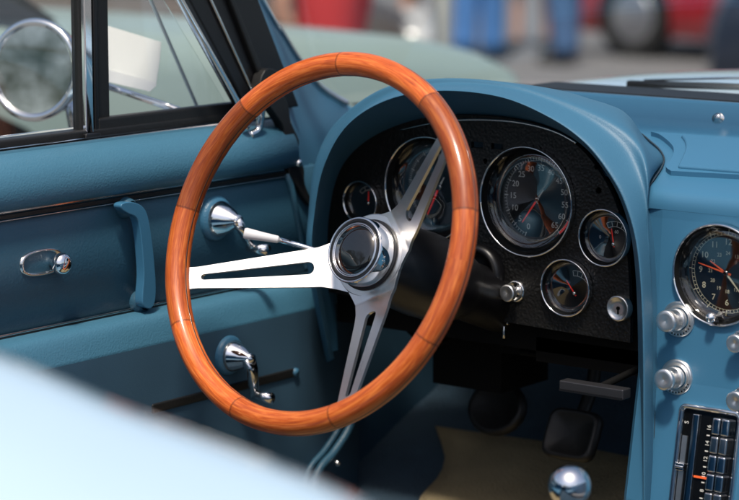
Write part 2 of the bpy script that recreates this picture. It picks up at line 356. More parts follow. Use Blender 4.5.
# scale slightly so that it tucks under the hood lip
cx = sum(p.x for p in poly) / len(poly)
poly = [V((cx + (p.x - cx) * 1.03, PY, p.z + (.006 if p.z > .7 else 0))) for p in poly]
poly = [V((poly[0].x, PY, .662))] + poly + [V((poly[-1].x, PY, .652))]
plate = MB(); plate.prism(poly, (0, .006, 0)); plate = plate.build('instrument_plate', 'crackle', car)
cc = [oy(g_[1], g_[2], PY - .004) for g_ in GA]; rad = [g_[3] / 2 / (FPX / ((c - CAM).dot(FW))) for g_, c in zip(GA, cc)]
cutters = [cyl_cutter(c, Y_, r - .0004, .03) for c, r in zip(cc, rad)]
for px, py, hx, hz in ((477, 145, .008, .0035), (497, 146.5, .008, .0035)):
    m = MB(); m.box(oy(px, py, PY), (hx, .02, hz)); cutters.append(m.build('cutter', 'black'))
for px, py, r in ((485, 161, .0032), (598.5, 190.5, .0038), (596, 167, .003), (640, 243, .002)): cutters.append(cyl_cutter(oy(px, py, PY), Y_, r, .02))
cut(plate, cutters)
bk = MB(); bk.box((cx + .01, PY + .045, .76), (.235, .004, .075)); bk.build('backing_plate', 'matte_black', plate)
# bright trim line along the plate's top edge
ep = [oy(p[0], p[1], .284) for p in [(400, 130), (430, 123.5), (460, 120), (490, 120), (515, 122), (540, 127), (560, 134), (576, 143)]]
t_ = MB(); t_.tube(cr(ep, 5), [.0008] * 8 + [.0014] * 28, 8); t_.build('trim_strip', 'chrome_worn', plate)
def dial_text(mb, txt, c, ang, r, size, rotate=False):
    a = R(ang); p = c + X_ * (r * math.cos(a)) + Z_ * (r * math.sin(a)); vs, fs = text_mesh(txt, size, p - Y_ * .0003, X_, Z_); mb.add(vs, fs)
def tick(mb, c, ang, r0, r1, w):
    a = R(ang); d = X_ * math.cos(a) + Z_ * math.sin(a); mb.box(c + d * ((r0 + r1) / 2) - Y_ * .0003, ((r1 - r0) / 2, w / 2, .0001), (d, d.cross(Y_), Y_))
def arc(mb, c, a0, a1, r, w, n=40):
    rows = [[c + (X_ * math.cos(R(a)) + Z_ * math.sin(R(a))) * q - Y_ * .0004 for q in (r - w / 2, r + w / 2)] for a in [a0 + (a1 - a0) * i / n for i in range(n + 1)]]; mb.grid(rows)
def gauge(name, c, r, depth, piv, needle, labels, ticks, mats=('dial', 'white_paint', 'red'), label=None, arcs=(), nw=.0016, hub='chrome_worn', extra=()):
    # part: the recessed cup and printed dial
    d = MB(); d.lathe(c, (0, -1, 0), [(r - .0012, .0036), (r * .975, .001), (r * .97, -depth * .3), (r * .96, -depth * .8), (r * .955, -depth + .0002)], 72)
    dc = c + Y_ * depth; d.lathe(dc, (0, -1, 0), [(r * .96, 0), (0, 0)], 72)
    d.mi = 1; d.smooth = False
    for a in arcs: arc(d, dc, *a)
    for (ang, r0, r1, w_) in ticks: tick(d, dc, ang, r0, r1, w_)
    for (txt, ang, rr, sz) in labels: dial_text(d, txt, dc, ang, rr, sz)
    d.mi = 2
    for fn in extra: fn(d, dc)
    o = d.build(name, list(mats), car, fixn=False)
    if label: o['label'] = label
    b = MB(); b.lathe(c, (0, -1, 0), [(r + .0003, -.003), (r + .0005, .0030), (r + .0001, .0044), (r - .0006, .0047), (r - .0013, .0044), (r - .0018, .0034)], 96); b.build('bezel', 'chrome', o)
    for (px_, py_, ang, l1, l2, mt) in needle:
        pc = c + X_ * px_ + Z_ * py_ + Y_ * (depth - .0035); a = R(ang); u = X_ * math.cos(a) + Z_ * math.sin(a); v = u.cross(Y_)
        m = MB(); m.smooth = False; m.prism([pc - u * l2 + v * nw * .7, pc + u * l1 + v * nw * .3, pc + u * l1 - v * nw * .3, pc - u * l2 - v * nw * .7], (0, -.0006, 0)); m.build('needle', mt, o)
        h = MB(); h.lathe(pc, (0, -1, 0), [(nw * 2.2, -.002), (nw * 2.2, .001), (nw * 1.3, .0022), (0, .0022)], 20); h.build('needle_hub', hub, o)
    gc_ = c + Y_ * (depth * .30); q = depth * .34; gl = MB(); gl.lathe(gc_, (0, -1, 0), [(0, -q), (r * .12, -q * .97), (r * .35, -q * .72), (r * .7, -q * .30), (r * .965, .0), (r * .965, -.001), (r * .7, -.001 - q * .30), (r * .35, -.001 - q * .72), (r * .12, -.001 - q * .97), (0, -.001 - q)], 64); gl.build('gauge_glass', 'gauge_glass', o)
    return o
(ct, cs_, cf, co, ca), (rt_, rs_, rf, ro, ra) = cc, rad
tk = []
for i in range(66): a = 247 - i * 4.6; tk.append((a, rt_ * .71 if i % 5 else rt_ * .68, rt_ * .76, .0004 if i % 5 else .0009))
lb = [(str(v), 247 - v * 4.6, rt_ * .57, .0095) for v in range(0, 66, 5)]
def redband(c, r, a0, a1):
    def fn(mb, dc): arc(mb, dc, a0, a1, r, .0025)
    return fn
gauge('tachometer', ct, rt_, .024, (0, 0), [(0, 0, 234, .034, 0, 'red'), (0, 0, 54, .014, .0, 'white_paint')], lb, tk, arcs=[(247, -52, rt_ * .71, .0003)], extra=[redband(ct, rt_ * .735, -28, -52)], label='large tachometer at the right of the column, red needle low')
tk = []
for i in range(81): a = 225 - i * 3.4; tk.append((a, rs_ * .71 if i % 5 else rs_ * .68, rs_ * .76, .0004 if i % 5 else .0009))
lb = [(str(v), 225 - v * 1.7, rs_ * .56, .009) for v in range(0, 161, 20)]
gauge('speedometer', cs_, rs_, .024, (0, 0), [(0, 0, 244, .037, 0, 'red'), (0, 0, 58, .014, .0, 'white_paint')], lb, tk, arcs=[(225, -45, rs_ * .71, .0003)], nw=.002, label='large speedometer partly behind the spoke, red needle low')
def small(name, c, r, ang, pc, a0, a1, arc_c, label, sc=1):
    tk = []
    o = gauge(name, c, r, .013, (0, 0), [(pc[0], pc[1], ang, r * .55, r * .1, 'red')], [], [], label=label, nw=.0011, hub='chrome_worn', extra=[])
    m = MB(); m.smooth = False; dc = c + Y_ * .0127 + X_ * pc[0] + Z_ * pc[1]
    arc(m, dc, a0, a1, r * .60, .0006); arc(m, dc, a0, a1, r * .78, .0006)
    for k in range(5): tick(m, dc, a0 + (a1 - a0) * k / 4, r * .60, r * .78, .0006)
    vs, fs = text_mesh('60', .0052, dc + X_ * math.cos(R((a0 + a1) / 2)) * r * .40 + Z_ * math.sin(R((a0 + a1) / 2)) * r * .42, X_, Z_); 
    if arc_c: m.add(vs, fs); vs, fs = text_mesh('0', .005, dc - X_ * r * .62 + Z_ * r * .18, X_, Z_); m.add(vs, fs)
    m.build('scale_print', 'white_paint', o, fixn=False); return o
small('oil_gauge', co, ro, 100, (.006, -.008), 118, 50, True, 'small oil pressure gauge, upper of the two beside the tachometer')
small('ammeter', ca, ra, 128, (.0045, -.0075), 100, 40, False, 'small gauge below the tachometer with red needle tilted left')
small('fuel_gauge', cf, rf, 88, (.003, -.002), 140, 40, False, 'smallest gauge at the far left behind the steering wheel hub')
# pull knobs on the plate
def pull_knob(name, c, r, length, stem_r, ax=(0, -1, 0), plate_r=0, parent=car, mt='knob', label=None):
    m = MB(); ax = V(ax).normalized()
    m.lathe(c, ax, [(stem_r, -.004), (stem_r, length - .009), (r * .85, length - .008), (r, length - .0065), (r, length - .001), (r * .93, length), (r * .8, length + .0002), (r * .35, length - .0003), (0, length - .0015)], 40)
    o = m.build(name, mt, parent)
    if label: o['label'] = label
    if plate_r:
        e = MB(); e.lathe(c, ax, [(plate_r, -.003), (plate_r, .0015), (plate_r * .92, .003), (plate_r * .78, .003), (plate_r * .7, .0005), (stem_r, .0005)], 40); e.build('escutcheon', 'chrome', o)
    return o
kc = oy(516, 291, PY); pull_knob('pull_knob', kc, .0098, .019, .004, plate_r=.0125, parent=plate, label='chrome pull knob left of the ammeter')
kc = oy(619.5, 308, PY - .004); m = MB(); m.lathe(kc, (0, -1, 0), [(.0145, -.004), (.0145, .003), (.0135, .005), (.0120, .005), (.0113, .0035), (.006, .0028), (.0055, .0028), (.0, .0028)], 44); ig = m.build('ignition_lock', 'alu', plate)
m = MB(); m.smooth = False; m.lathe(kc, (0, -1, 0), [(.0022, .0029), (.0022, .0034), (0, .0034)], 16); m.box(kc - Y_ * .0032 - Z_ * .003, (.0008, .0003, .0036)); m.build('key_slot', 'matte_black', ig)
# ---------------- centre console face
zs = [.30, .40, .50, .56, .60, .63, .66, .70, .74, .78, .80, .809]
m = MB(); xs = [-.118, -.110, -.092] + [-.08 + i * .03 for i in range(13)]
offs = [.012, .003, .0] + [0] * 13
front = [[V((x, face_y(z) + o_, z)) for x, o_ in zip(xs, offs)] for z in zs]; back = [[V((p.x, .30, p.z)) for p in r] for r in front]
m.grid(front); m.grid(back); m.grid([front[0], back[0]]); m.grid([front[-1], back[-1]]); m.grid([[r[0] for r in front], [r[0] for r in back]]); m.grid([[r[-1] for r in front], [r[-1] for r in back]])
console = m.build('console_face', 'dash_paint', car)
cl = of(720.5, 274.5) ; crd = 103 / 2 / (FPX / ((cl - CAM).dot(FW)))
cut(console, [cyl_cutter(cl, Y_, crd - .0002, .05)])
for p_ in console.data.polygons: p_.use_smooth = False
bk = MB(); bk.box((.06, .31, .60), (.155, .004, .22)); bk.build('backing_plate', 'matte_black', console)
tk = []
for i in range(60): tk.append((90 - i * 6, crd * .74, crd * .80, .0005 if i % 5 else .001))
for i in range(12): tk.append((90 - i * 30 - .9, crd * .80, crd * .86, .0009))
lb = [(str(v if v else 12), 90 - v * 30, crd * .60, .0092) for v in range(12)] + [(str(12 + v if v else 24), 90 - v * 30, crd * .38, .0055) for v in range(12)]
clk = gauge('clock', cl - Y_ * .003, crd, .018, (0, 0), [(0, 0, 167, .034, .006, 'orange'), (0, 0, 150, .022, .004, 'orange'), (0, 0, -48, .026, 0, 'cream_print')], lb, tk, mats=('dial', 'cream_print', 'red'), arcs=[(0, 360, crd * .74, .0004), (0, 360, crd * .80, .0004)], nw=.0014, label='round clock with orange hands at the top of the console')
m = MB(); kc = of(716, 316); m.lathe(kc + Y_ * .004, (0, -1, 0), [(.003, -.01), (.003, .010), (.0050, .0115), (.0055, .015), (.0045, .018), (0, .0195)], 24); m.build('set_knob', 'chrome', clk)
def rotary(c, label):
    n_ = V((0, -1, .06)).normalized(); u = X_; v = n_.cross(X_) * -1
    m = MB(); m.lathe(c, n_, [(.0191, -.002), (.0191, .002), (.0180, .003), (.0145, .003), (.0137, .0015), (.0122, .0015)], 48)
    m.lathe(c, n_, [(.0105, 0), (.0122, .008), (.0110, .010), (.0099, .010), (.0081, .005), (.0052, .005), (.0049, .020), (.0099, .0205), (.0114, .022), (.0114, .0275), (.0104, .0285), (.0070, .0287), (.0, .0270)], 48)
    o = m.build('rotary_knob', 'knob', console); o['label'] = label
    m = MB(); m.smooth = False
    for k in range(11):
        a = R(150 - k * 13); d = u * math.cos(a) + v * math.sin(a); m.box(c + n_ * .0031 + d * .0162, (.0007, .0009, .0002), (d.cross(n_), d, n_))
    m.build('dial_print', 'matte_black', o); return o
rotary(of(679, 319), 'upper chrome knob below the clock'); rotary(of(677, 377), 'lower chrome knob above the radio')
kc = of(743, 341); pull_knob('pull_knob', kc, .0095, .019, .004, plate_r=.012, parent=console, label='chrome knob at the frame edge below the clock')
kc = of(745, 398); pull_knob('pull_knob', kc, .0105, .022, .004, plate_r=.013, parent=console, label='chrome knob beside the radio corner')
# ---------------- radio, set vertically in the console
tl = of(681, 402); sl = V((0, .024, .13)).normalized(); n_ = V((1, 0, 0)).cross(sl) ; n_ = n_ if n_.y < 0 else -n_
DN = -sl; RW, RL = .076, .190
def rp(u, v, h=0): return tl + X_ * u + DN * v + n_ * h
def rrect(u0, v0, u1, v1, r, h, n=5):
    out = []
    for (cx_, cy_, a0) in ((u1 - r, v0 + r, -90), (u1 - r, v1 - r, 0), (u0 + r, v1 - r, 90), (u0 + r, v0 + r, 180)):
        for k in range(n + 1): a = R(a0 + 90 * k / n); out.append(rp(cx_ + r * math.cos(a), cy_ + r * math.sin(a), h))
    return out
m = MB(); R_ = [rrect(0, 0, RW, RL, .008, -.002), rrect(.0005, .0005, RW - .0005, RL - .0005, .008, .004), rrect(.002, .002, RW - .002, RL - .002, .007, .0055), rrect(.005, .005, RW - .005, RL - .005, .005, .0045), rrect(.006, .006, RW - .006, RL - .006, .004, -.001)]
m.grid(R_, close_u=True); radio = m.build('radio', 'chrome', console)
m = MB(); m.smooth = False; m.prism(rrect(.005, .005, RW - .005, RL - .005, .004, -.002), n_ * .003); m.build('radio_face', 'piano', radio)
m = MB(); m.prism([rp(.018, .010, .001), rp(.0255, .010, .001), rp(.0255, RL - .01, .001), rp(.018, RL - .01, .001)], n_ * .0028); m.build('divider_bar', 'chrome', radio, bevel=.0008)
m = MB(); m.prism([rp(.0075, .034, .001), rp(.0135, .034, .001), rp(.0135, RL - .03, .001), rp(.0075, RL - .03, .001)], n_ * .0012); m.build('tone_strip', 'alu', radio)
m = MB(); m.box(rp(.0105, .067, .004), (.0048, .004, .0025), (X_, sl, n_)); m.box(rp(.0105, .067, .0068), (.0048, .0012, .002), (X_, sl, n_)); m.build('slider', 'chrome', radio, bevel=.0008)
m = MB(); m.smooth = False
for k, s in enumerate(('16', '14', '12', '10', '8', '6', '55')):
    vs, fs = text_mesh(s, .0062, rp(.0375, .022 + k * .0165, .0014), sl, -X_); m.add(vs, fs)
    m.box(rp(.0375, .030 + k * .0165, .0014), (.0018, .0006, .0001), (X_, sl, n_))
vs, fs = text_mesh('S', .007, rp(.0105, .020, .0014), sl, -X_); tm = MB(); tm.smooth = False; tm.add(vs, fs); tm.build('tone_mark', 'white_paint', radio, fixn=False)
m.build('dial_print', 'white_paint', radio, fixn=False)
m = MB(); m.box(rp(.034, .0745, .0022), (.0075, .0011, .0006), (X_, sl, n_)); m.build('tuning_pointer', 'orange', radio)
for k in range(9):
    for q in range(2):
        m = MB(); m.box(rp(.049 + q * .0105, .019 + k * .0195, .004), (.0046, .0088, .005), (X_, sl, n_)); m.build('push_button', 'chrome' if k % 3 != 1 else 'chrome_worn', radio, bevel=.0018)
# ---------------- under the dash
m = MB(); m.smooth = False
m.box((-.34, .38, .645), (.24, .07, .022)); m.box((-.20, .36, .625), (.09, .05, .014)); m.box((-.43, .42, .60), (.05, .05, .05)); m.box((-.33, .36, .64), (.03, .03, .03))
m.smooth = True
for (a, b, c_) in (((400, 322, .34), (430, 345, .36), (470, 330, .38)), ((500, 318, .31), (505, 332, .31), (502, 345, .32)), ((470, 322, .34), (520, 350, .36), (610, 335, .34)), ((520, 352, .33), (560, 356, .33), (600, 345, .33))):
    m.tube(cr([oy(*a), oy(*b), oy(*c_)], 8), .0028, 8)
m.build('wiring_loom', 'matte_black', car)
m = MB(); a, b = oy(563, 389, .20), oy(627, 389, .20); c_ = (a + b) / 2; m.box(c_, ((b.x - a.x) / 2, .008, .0055)); hb = m.build('brake_release_handle', mat('grey_handle', (.05, .05, .055), .35, .6), car, bevel=.0015)
m = MB(); m.box(c_ + V((0, -.0085, -.0045)), ((b.x - a.x) / 2 - .001, .0008, .0012)); m.build('handle_edge', 'black', hb)
m = MB(); m.tube([c_ + V((.0, .008, 0)), c_ + V((.0, .12, .01))], .004, 10); m.build('shaft', 'matte_black', hb)
m = MB(); p = oy(504, 333, .30); m.tube([p + Z_ * .02, p, p - Z_ * .006], [.0015, .0015, .002], 8); m.tube([p + V((-.006, 0, .012)), p + V((.006, 0, .012))], .002, 8); m.build('fuse_clip', 'chrome_worn', car)
# ---------------- footwell
m = MB(); fw = [(-.72, .30), (-.68, .30), (.16, .30)]
prof = [(-.9, .335), (.20, .345), (.40, .385), (.55, .435), (.68, .56), (.72, .88)]
m.grid([[V((-.72 + .11 * k, y, z)) for k in range(9)] for y, z in cr([V((0, y, z)) for y, z in prof], 5) for y, z in [(y, z)]] if False else [[V((-.72 + .11 * k, p.y, p.z)) for k in range(9)] for p in cr([V((0, y, z)) for y, z in prof], 5)])
m.build('footwell_carpet', 'carpet', car)
m = MB(); m.box((.02, .42, .40), (.11, .27, .085)); m.build('transmission_tunnel', 'carpet', car, bevel=.03)
m = MB(); m.box((.02, -.40, .34), (.12, .54, .085)); m.build('tunnel_cover', 'carpet', car, bevel=.03)
def pedal(px, py, Y, hw, hh, rnd, label):
    c = oy(px, py, Y); u = X_; v = V((0, .45, .9)).normalized(); nn = u.cross(v); nn = nn if nn.y < 0 else -nn
    m = MB(); k = 20; pw = 2 if rnd else 5
    ring = lambda s, h: [c + u * (hw * s * math.copysign(abs(math.cos(a)) ** (2 / pw), math.cos(a))) + v * (hh * s * math.copysign(abs(math.sin(a)) ** (2 / pw), math.sin(a))) + nn * h for a in [2 * math.pi * q / k for q in range(k)]]
    m.grid([ring(.01, -.006), ring(1, -.006), ring(1.04, 0), ring(.97, .006), ring(.85, .007), ring(.80, .005), ring(.01, .005)], close_u=True)
    m.tube(cr([c + Y_ * .005, c + V((0, .05, .08)), c + V((0, .03, .24))], 5), .008, 8)
    o = m.build('pedal', 'rubber', car); o['label'] = label
pedal(497, 408, .44, .040, .034, True, 'round-cornered dark pedal on the left'); pedal(572, 435, .40, .035, .03, False, 'square dark pedal on the right')
# left kick panel and sill trim
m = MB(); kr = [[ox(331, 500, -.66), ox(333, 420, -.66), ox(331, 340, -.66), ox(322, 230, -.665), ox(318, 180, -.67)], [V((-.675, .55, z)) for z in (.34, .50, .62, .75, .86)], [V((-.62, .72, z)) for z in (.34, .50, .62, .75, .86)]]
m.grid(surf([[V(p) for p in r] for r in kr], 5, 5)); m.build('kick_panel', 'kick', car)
m = MB(); m.tube(cr([ox(354, 412, -.60), ox(348, 430, -.60), ox(334, 452, -.60), ox(318, 472, -.60), ox(305, 510, -.60)], 6), .0052, 12)
m.tube(cr([ox(344, 414, -.61), ox(339, 428, -.61), ox(325, 450, -.61), ox(309, 470, -.61), ox(297, 505, -.61)], 6), .0040, 12); st = m.build('sill_trim', 'vinyl_shaded', car)
m = MB(); m.lathe(ox(338, 463, -.59), (1, -.3, .3), [(.004, -.004), (.004, 0), (.002, .002), (0, .0022)], 14); m.build('screw', 'chrome_worn', st)
# gear lever
gc = at(569.5, 486, 2.28); m = MB(); m.lathe(gc, (0, 0, 1), [(.0205 * math.sin(R(a)), -.0205 * math.cos(R(a))) for a in range(0, 181, 6)], 48); kn = m.build('gear_knob', 'chrome', car)
m = MB(); m.tube([gc - Z_ * .019, gc + V((0, .05, -.17))], [.006, .006], 12); m.lathe(gc - Z_ * .024, Z_, [(.006, -.006), (.010, -.004), (.010, .004), (.006, .006)], 20); m.build('lever', 'chrome', kn)
# ================================================================== steering wheel
WN = V((-math.sin(R(2.5)) * math.cos(R(20)), -math.cos(R(2.5)) * math.cos(R(20)), math.sin(R(20)))); WU = Z_.cross(WN).normalized(); WV = WN.cross(WU); WC = V((-.36, 0, .78)); RW_ = .1922
def wp(r, ang, s=0): return WC + (WU * math.cos(R(ang)) + WV * math.sin(R(ang))) * r - WN * s
m = MB(); rows = []; NR = 288; NC = 36
for i in range(NR):
    a = 360 * i / NR; row = []
    for k in range(NC):
        q = 2 * math.pi * (k + .5) / NC; gr = 1
        dq = min(abs(math.sin(q)), 1)
        rr = .0128 if True else 0; ra_ = .0140
        if abs(math.sin(q)) < .12: gr = .955
        finger = 1 - .012 * (math.cos(R(a) * 60) > .2) * (1 if math.cos(q) < -.3 and math.sin(q) < 0 else 0)
        row.append(wp(RW_ + rr * math.cos(q) * gr * finger, a, -ra_ * math.sin(q) * finger))
    rows.append(row)
m.grid(rows, close_u=True, close_v=True, uv=True)
# spokes + hub disc : one metal pressing, a part of the wheel
def dish(r):
    t = max(0, min(1, (r - .048) / (RW_ - .048))); q = max(0, (r - .036) / .03)
    return .090 * (1 - t) + .001 - (.0025 if r > .03 else .0025) * math.exp(-((r - .05) / .014) ** 2)
sp = MB()
def spoke(ang, wf=1.0):
    r0, r1, n = .030, RW_ - .004, 90; s0, s1 = .066, .171
    cu, cv = WU * math.cos(R(ang)) + WV * math.sin(R(ang)), -WU * math.sin(R(ang)) + WV * math.cos(R(ang))
    def P(r, w_, off): return WC + WV * (.006 * (1 - r / RW_)) + cu * r + cv * w_ - WN * (dish(r) + off)
    L = [[], [], [], []]
    rs = [r0 + (r1 - r0) * i / n for i in range(n + 1)] + [s0, s1, s0 + .0005, s1 - .0003, s0 + .0015, s1 - .001, s0 + .003, s1 - .002]; rs.sort()
    for r in rs:
        t = (r - r0) / (r1 - r0); wo = .0098 + .0135 * (1 - t) + .008 * max(0, 1 - (r - r0) / .032) ** 1.5 + .004 * max(0, (r - .172) / .02) ** 2
        wo *= wf * 1.09
        wi = 0
        if s0 < r < s1:
            wi = .0074 + (.0032 - .0074) * (r - s0) / (s1 - s0)
            e0, e1 = r - s0, s1 - r
            if e0 < .0066: wi *= math.sqrt(max(0, 1 - (1 - e0 / .0066) ** 2))
            if e1 < .003: wi *= math.sqrt(max(0, 1 - (1 - e1 / .003) ** 2))
        for k, w_ in enumerate((-wo, -wi, wi, wo)): L[k].append((r, w_, 0 < wi))
    for a, b in ((0, 1), (2, 3)):
        th = .0042; top = [[P(q[0], q[1], 0) for q in L[k]] for k in (a, b)]; bot = [[P(q[0], q[1], th) for q in L[k]] for k in (a, b)]
        uvs = []
        for R2, flip in ((top, 0), (bot, 1)):
            n2 = len(R2[0]); sp.smooth = True
            us = [[(L[a][j][0], L[a][j][1]), (L[a][j + 1][0], L[a][j + 1][1]), (L[b][j + 1][0], L[b][j + 1][1]), (L[b][j][0], L[b][j][1])] for j in range(n2 - 1)]
            sp.add(R2[0] + R2[1], [(j, j + 1, n2 + j + 1, n2 + j) for j in range(n2 - 1)], us)
        for k in (0, 1):
            n2 = len(top[k]); js = [j for j in range(n2 - 1) if (a, k) in ((0, 0), (2, 1)) or L[1][j][2] or L[1][j + 1][2]]
            sp.add(top[k] + bot[k], [(j, j + 1, n2 + j + 1, n2 + j) for j in js], [[(0, 0), (.01, 0), (.01, .01), (0, .01)]] * len(js))
SPOKES = (-161.5, 42.5, -63.0)
for a in SPOKES: spoke(a)
HC = WC + WV * .006; hubc = HC - WN * .0905
sp.lathe(hubc, WN, [(0, .001), (.0445, .001), (.0458, -.0005), (.0458, -.004), (.036, -.006), (0, -.006)], 72)
wheel = sp.build('steering_wheel', 'alu', car, fixn=True); wheel['label'] = 'three-spoke steering wheel with slotted metal spokes and wooden rim'
me = wheel.data; bm = bmesh.new(); bm.from_mesh(me)
for e in bm.edges:
    if len(e.link_faces) == 2 and e.calc_face_angle(0) > R(35): e.smooth = False
bm.to_mesh(me); bm.free()
rim = m.build('wheel_rim', 'wood', wheel)
# core strip between the two wooden halves
m = MB()
for sgn in (1, -1):
    rr = RW_ + sgn * .0124; m.grid([[wp(rr + sgn * dr, 360 * i / 240, s_) for dr, s_ in ((-.0006, -.0008), (.0000, -.0007), (.0000, .0007), (-.0006, .0008))] for i in range(240)], close_v=True)
m.build('rim_core', 'core', wheel)
# hub barrel, horn button
cap = HC - WN * .0635
m = MB(); m.lathe(cap, WN, [(.0365, -.0275), (.0363, -.0022), (.0356, -.0006), (.0350, -.0002), (.0340, -.0002), (.0336, -.0006), (.0334, -.003)], 96); m.build('hub_barrel', 'chrome', wheel)
m = MB(); m.lathe(cap, WN, [(.0336, -.003), (.0334, -.0012), (.0330, -.0010), (.0296, -.0013), (.0294, -.003)], 96); m.build('horn_ring', 'black', wheel)
m = MB(); m.lathe(cap, WN, [(.0297, -.003), (.0296, -.0006), (.0293, -.0003), (.0287, -.0003), (.0284, -.0006), (.0283, -.003)], 96); m.build('button_ring', 'chrome', wheel); m = MB(); m.lathe(cap, WN, [(.0284, -.003), (.0283, -.0022), (.0276, -.0022), (.0275, -.0030)], 96); m.build('inner_groove', 'matte_black', wheel)
m = MB(); m.lathe(cap, WN, [(.0277, -.003), (.0276, -.0012), (.0272, -.0010), (.0268, -.0014), (.0267, -.003)], 96); m.build('button_ring', 'chrome', wheel)
m = MB(); m.lathe(cap, WN, [(.0269, -.003), (.0267, -.0022), (.018, -.0012), (.010, -.0002), (0, .0002)], 64); m.build('horn_button', 'piano', wheel)
m = MB(); m.lathe(cap, WN, [(.0385, -.027), (.039, -.0245), (.0378, -.0237), (.0362, -.0237)], 96); m.build('hub_gasket', 'black', wheel)
# column
m = MB(); cdir = -WN
m.lathe(HC - WN * .094, cdir, [(.030, 0), (.034, .006), (.040, .03), (.046, .05), (.048, .09), (.046, .13), (.040, .15), (.034, .17), (.034, .36)], 48); colm = m.build('steering_column', 'black', car)
m = MB(); cc_ = oy(480, 272, PY - .002); m.lathe(cc_, (0, -1, 0), [(.033, -.002), (.034, .006), (.031, .012), (.026, .013), (.024, .008), (.022, .002), (.012, .002), (0, .002)], 44); m.build('column_collar', 'black', colm)
# indicator stalk
a = WC - WN * .112 + V((-.03, 0, 0)); tip = at(244, 233, 2.62); mid = at(278, 239.5, 2.62)
m = MB(); m.tube([a, mid.lerp(a, .25), mid], .0030, 12); lev = m.build('indicator_stalk', 'chrome', car)
d = (tip - mid); m = MB(); m.tube([mid - d * .02, mid + d * .02, mid + d * .45, mid + d * .93, tip], [.0036, .0042, .0050, .0064, .0056], 18); m.build('stalk_knob', mat('pearl_knob', (.62, .61, .62), .3, coat=.5), lev)

# ================================================================== driver's door
DX = -.645
def zx(px, py, X=DX): return ox(px, py, X).z
zs_ = zx(0, 156, -.665); z_t = zx(0, 214); z_b = zx(0, 339); z_a = zx(0, 377, -.615)
Y0, Y1 = -1.25, .33
def extr(prof, y0, y1, n=12): return [[V((x, y0 + (y1 - y0) * i / n, z)) for x, z in prof] for i in range(n + 1)]
roll = [(-.672, zs_ + .001), (-.662, zs_ - .001), (-.648, zs_ - .006), (-.636, zs_ - .017), (-.630, zs_ - .032), (-.631, z_t + .012), (-.637, z_t + .004), (-.648, z_t + .001)]
lowp = [(-.648, z_b), (-.628, z_b - .001), (-.617, z_b - .008), (-.609, z_a + .004), (-.608, z_a - .006), (-.609, z_a - .05), (-.612, z_a - .16), (-.62, .30)]
m = MB(); rp_ = [(p.x, p.z) for p in cr([V((x, 0, z)) for x, z in roll], 5)]
g_ = extr(rp_, Y0, .300); m.grid(g_)
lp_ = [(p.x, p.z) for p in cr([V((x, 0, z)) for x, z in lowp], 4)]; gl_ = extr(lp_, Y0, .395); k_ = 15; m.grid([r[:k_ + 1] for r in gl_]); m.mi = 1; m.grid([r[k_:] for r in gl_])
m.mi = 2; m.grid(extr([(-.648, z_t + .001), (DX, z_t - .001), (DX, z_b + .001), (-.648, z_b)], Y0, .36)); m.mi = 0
# end caps
m.smooth = False
e1 = g_[-1]; m.add(e1 + [V((-.70, e1[0].y, e1[0].z)), V((-.70, e1[0].y, e1[-1].z))], [tuple(range(len(e1))) + (len(e1) + 1, len(e1))])
e1 = gl_[-1]; m.add(e1 + [V((-.70, e1[0].y, e1[-1].z)), V((-.70, e1[0].y, e1[0].z))], [tuple(range(len(e1) + 2))])
m.add([V((DX, .36, z_t)), V((DX, .36, z_b)), V((-.70, .36, z_b)), V((-.70, .36, z_t))], [(0, 1, 2, 3)])
m.smooth = True; m.grid([[V((-.70, Y0 + (.36 - Y0) * i / 6, z)) for z in (zs_, .6, .34)] for i in range(7)])
door = m.build('door', ['door_vinyl', 'lower_door', 'vinyl_shaded'], car)
def strip(z, x, w_, y0, y1, mt='chrome_worn', n=1):
    m = MB(); m.box((x, (y0 + y1) / 2, z), (.0016, (y1 - y0) / 2, w_)); return m.build('trim_strip', mt, door, bevel=.0005)
strip(z_t + .0015, -.6425, .0011, Y0, .285); strip(z_t - .0035, -.6430, .0022, Y0, .290, 'rubber'); strip(z_t - .0075, -.6425, .0006, Y0, .292)
strip(z_b + .0035, -.6425, .0012, Y0, .34); strip(z_b + .0005, -.6430, .0020, Y0, .34, 'rubber'); 
# shallow frame welt at front of the recess
m = MB(); m.tube([V((-.643, .292, z_t - .004)), V((-.643, .300, z_t - .02)), V((-.643, .33, z_b + .01))], .004, 10); m.build('edge_welt', 'door_vinyl', door)
# chrome window sill and rubber
m = MB(); m.tube([V((-.674, Y0, zs_ + .003)), V((-.674, .24, zs_ + .003))], .0042, 12, sq=(1, 1)); m.build('sill_trim', 'chrome', door)
m = MB(); m.box((-.690, (Y0 + .24) / 2, zs_ + .004), (.009, (.24 - Y0) / 2, .010)); m.build('window_seal', 'rubber', door, bevel=.003)
m = MB(); m.tube([V((-.715, Y0, zs_ + .010)), V((-.715, .22, zs_ + .010))], .004, 10); m.build('sill_trim', 'chrome', door)
m = MB(); m.box((-.76, (Y0 + .28) / 2, .60), (.05, (.28 - Y0) / 2, .26)); m.build('outer_skin', 'pale_body', door, bevel=.02)
# division post
p0 = ox(92, 138, -.692); ptop = 1.24; m = MB()
def vpost(px0, px1, X, hx, mt, name='division_post'):
    a, b = ox(px0, 100, X), ox(px1, 100, X); m = MB(); zc = (zs_ + .002 + ptop) / 2; m.box((X, (a.y + b.y) / 2, zc), (hx, (b.y - a.y) / 2, (ptop - zs_) / 2 - .002)); return m.build(name, mt, door, bevel=.0015)
vpost(76, 106, -.694, .006, 'rubber'); vpost(83.5, 91, -.685, .004, 'chrome', 'post_trim'); vpost(93, 97, -.685, .003, 'black', 'post_trim'); 
m = MB(); fp = ox(90, 139, -.682); m.box(fp, (.006, .012, .007)); m.build('post_foot', 'black', door, bevel=.002)
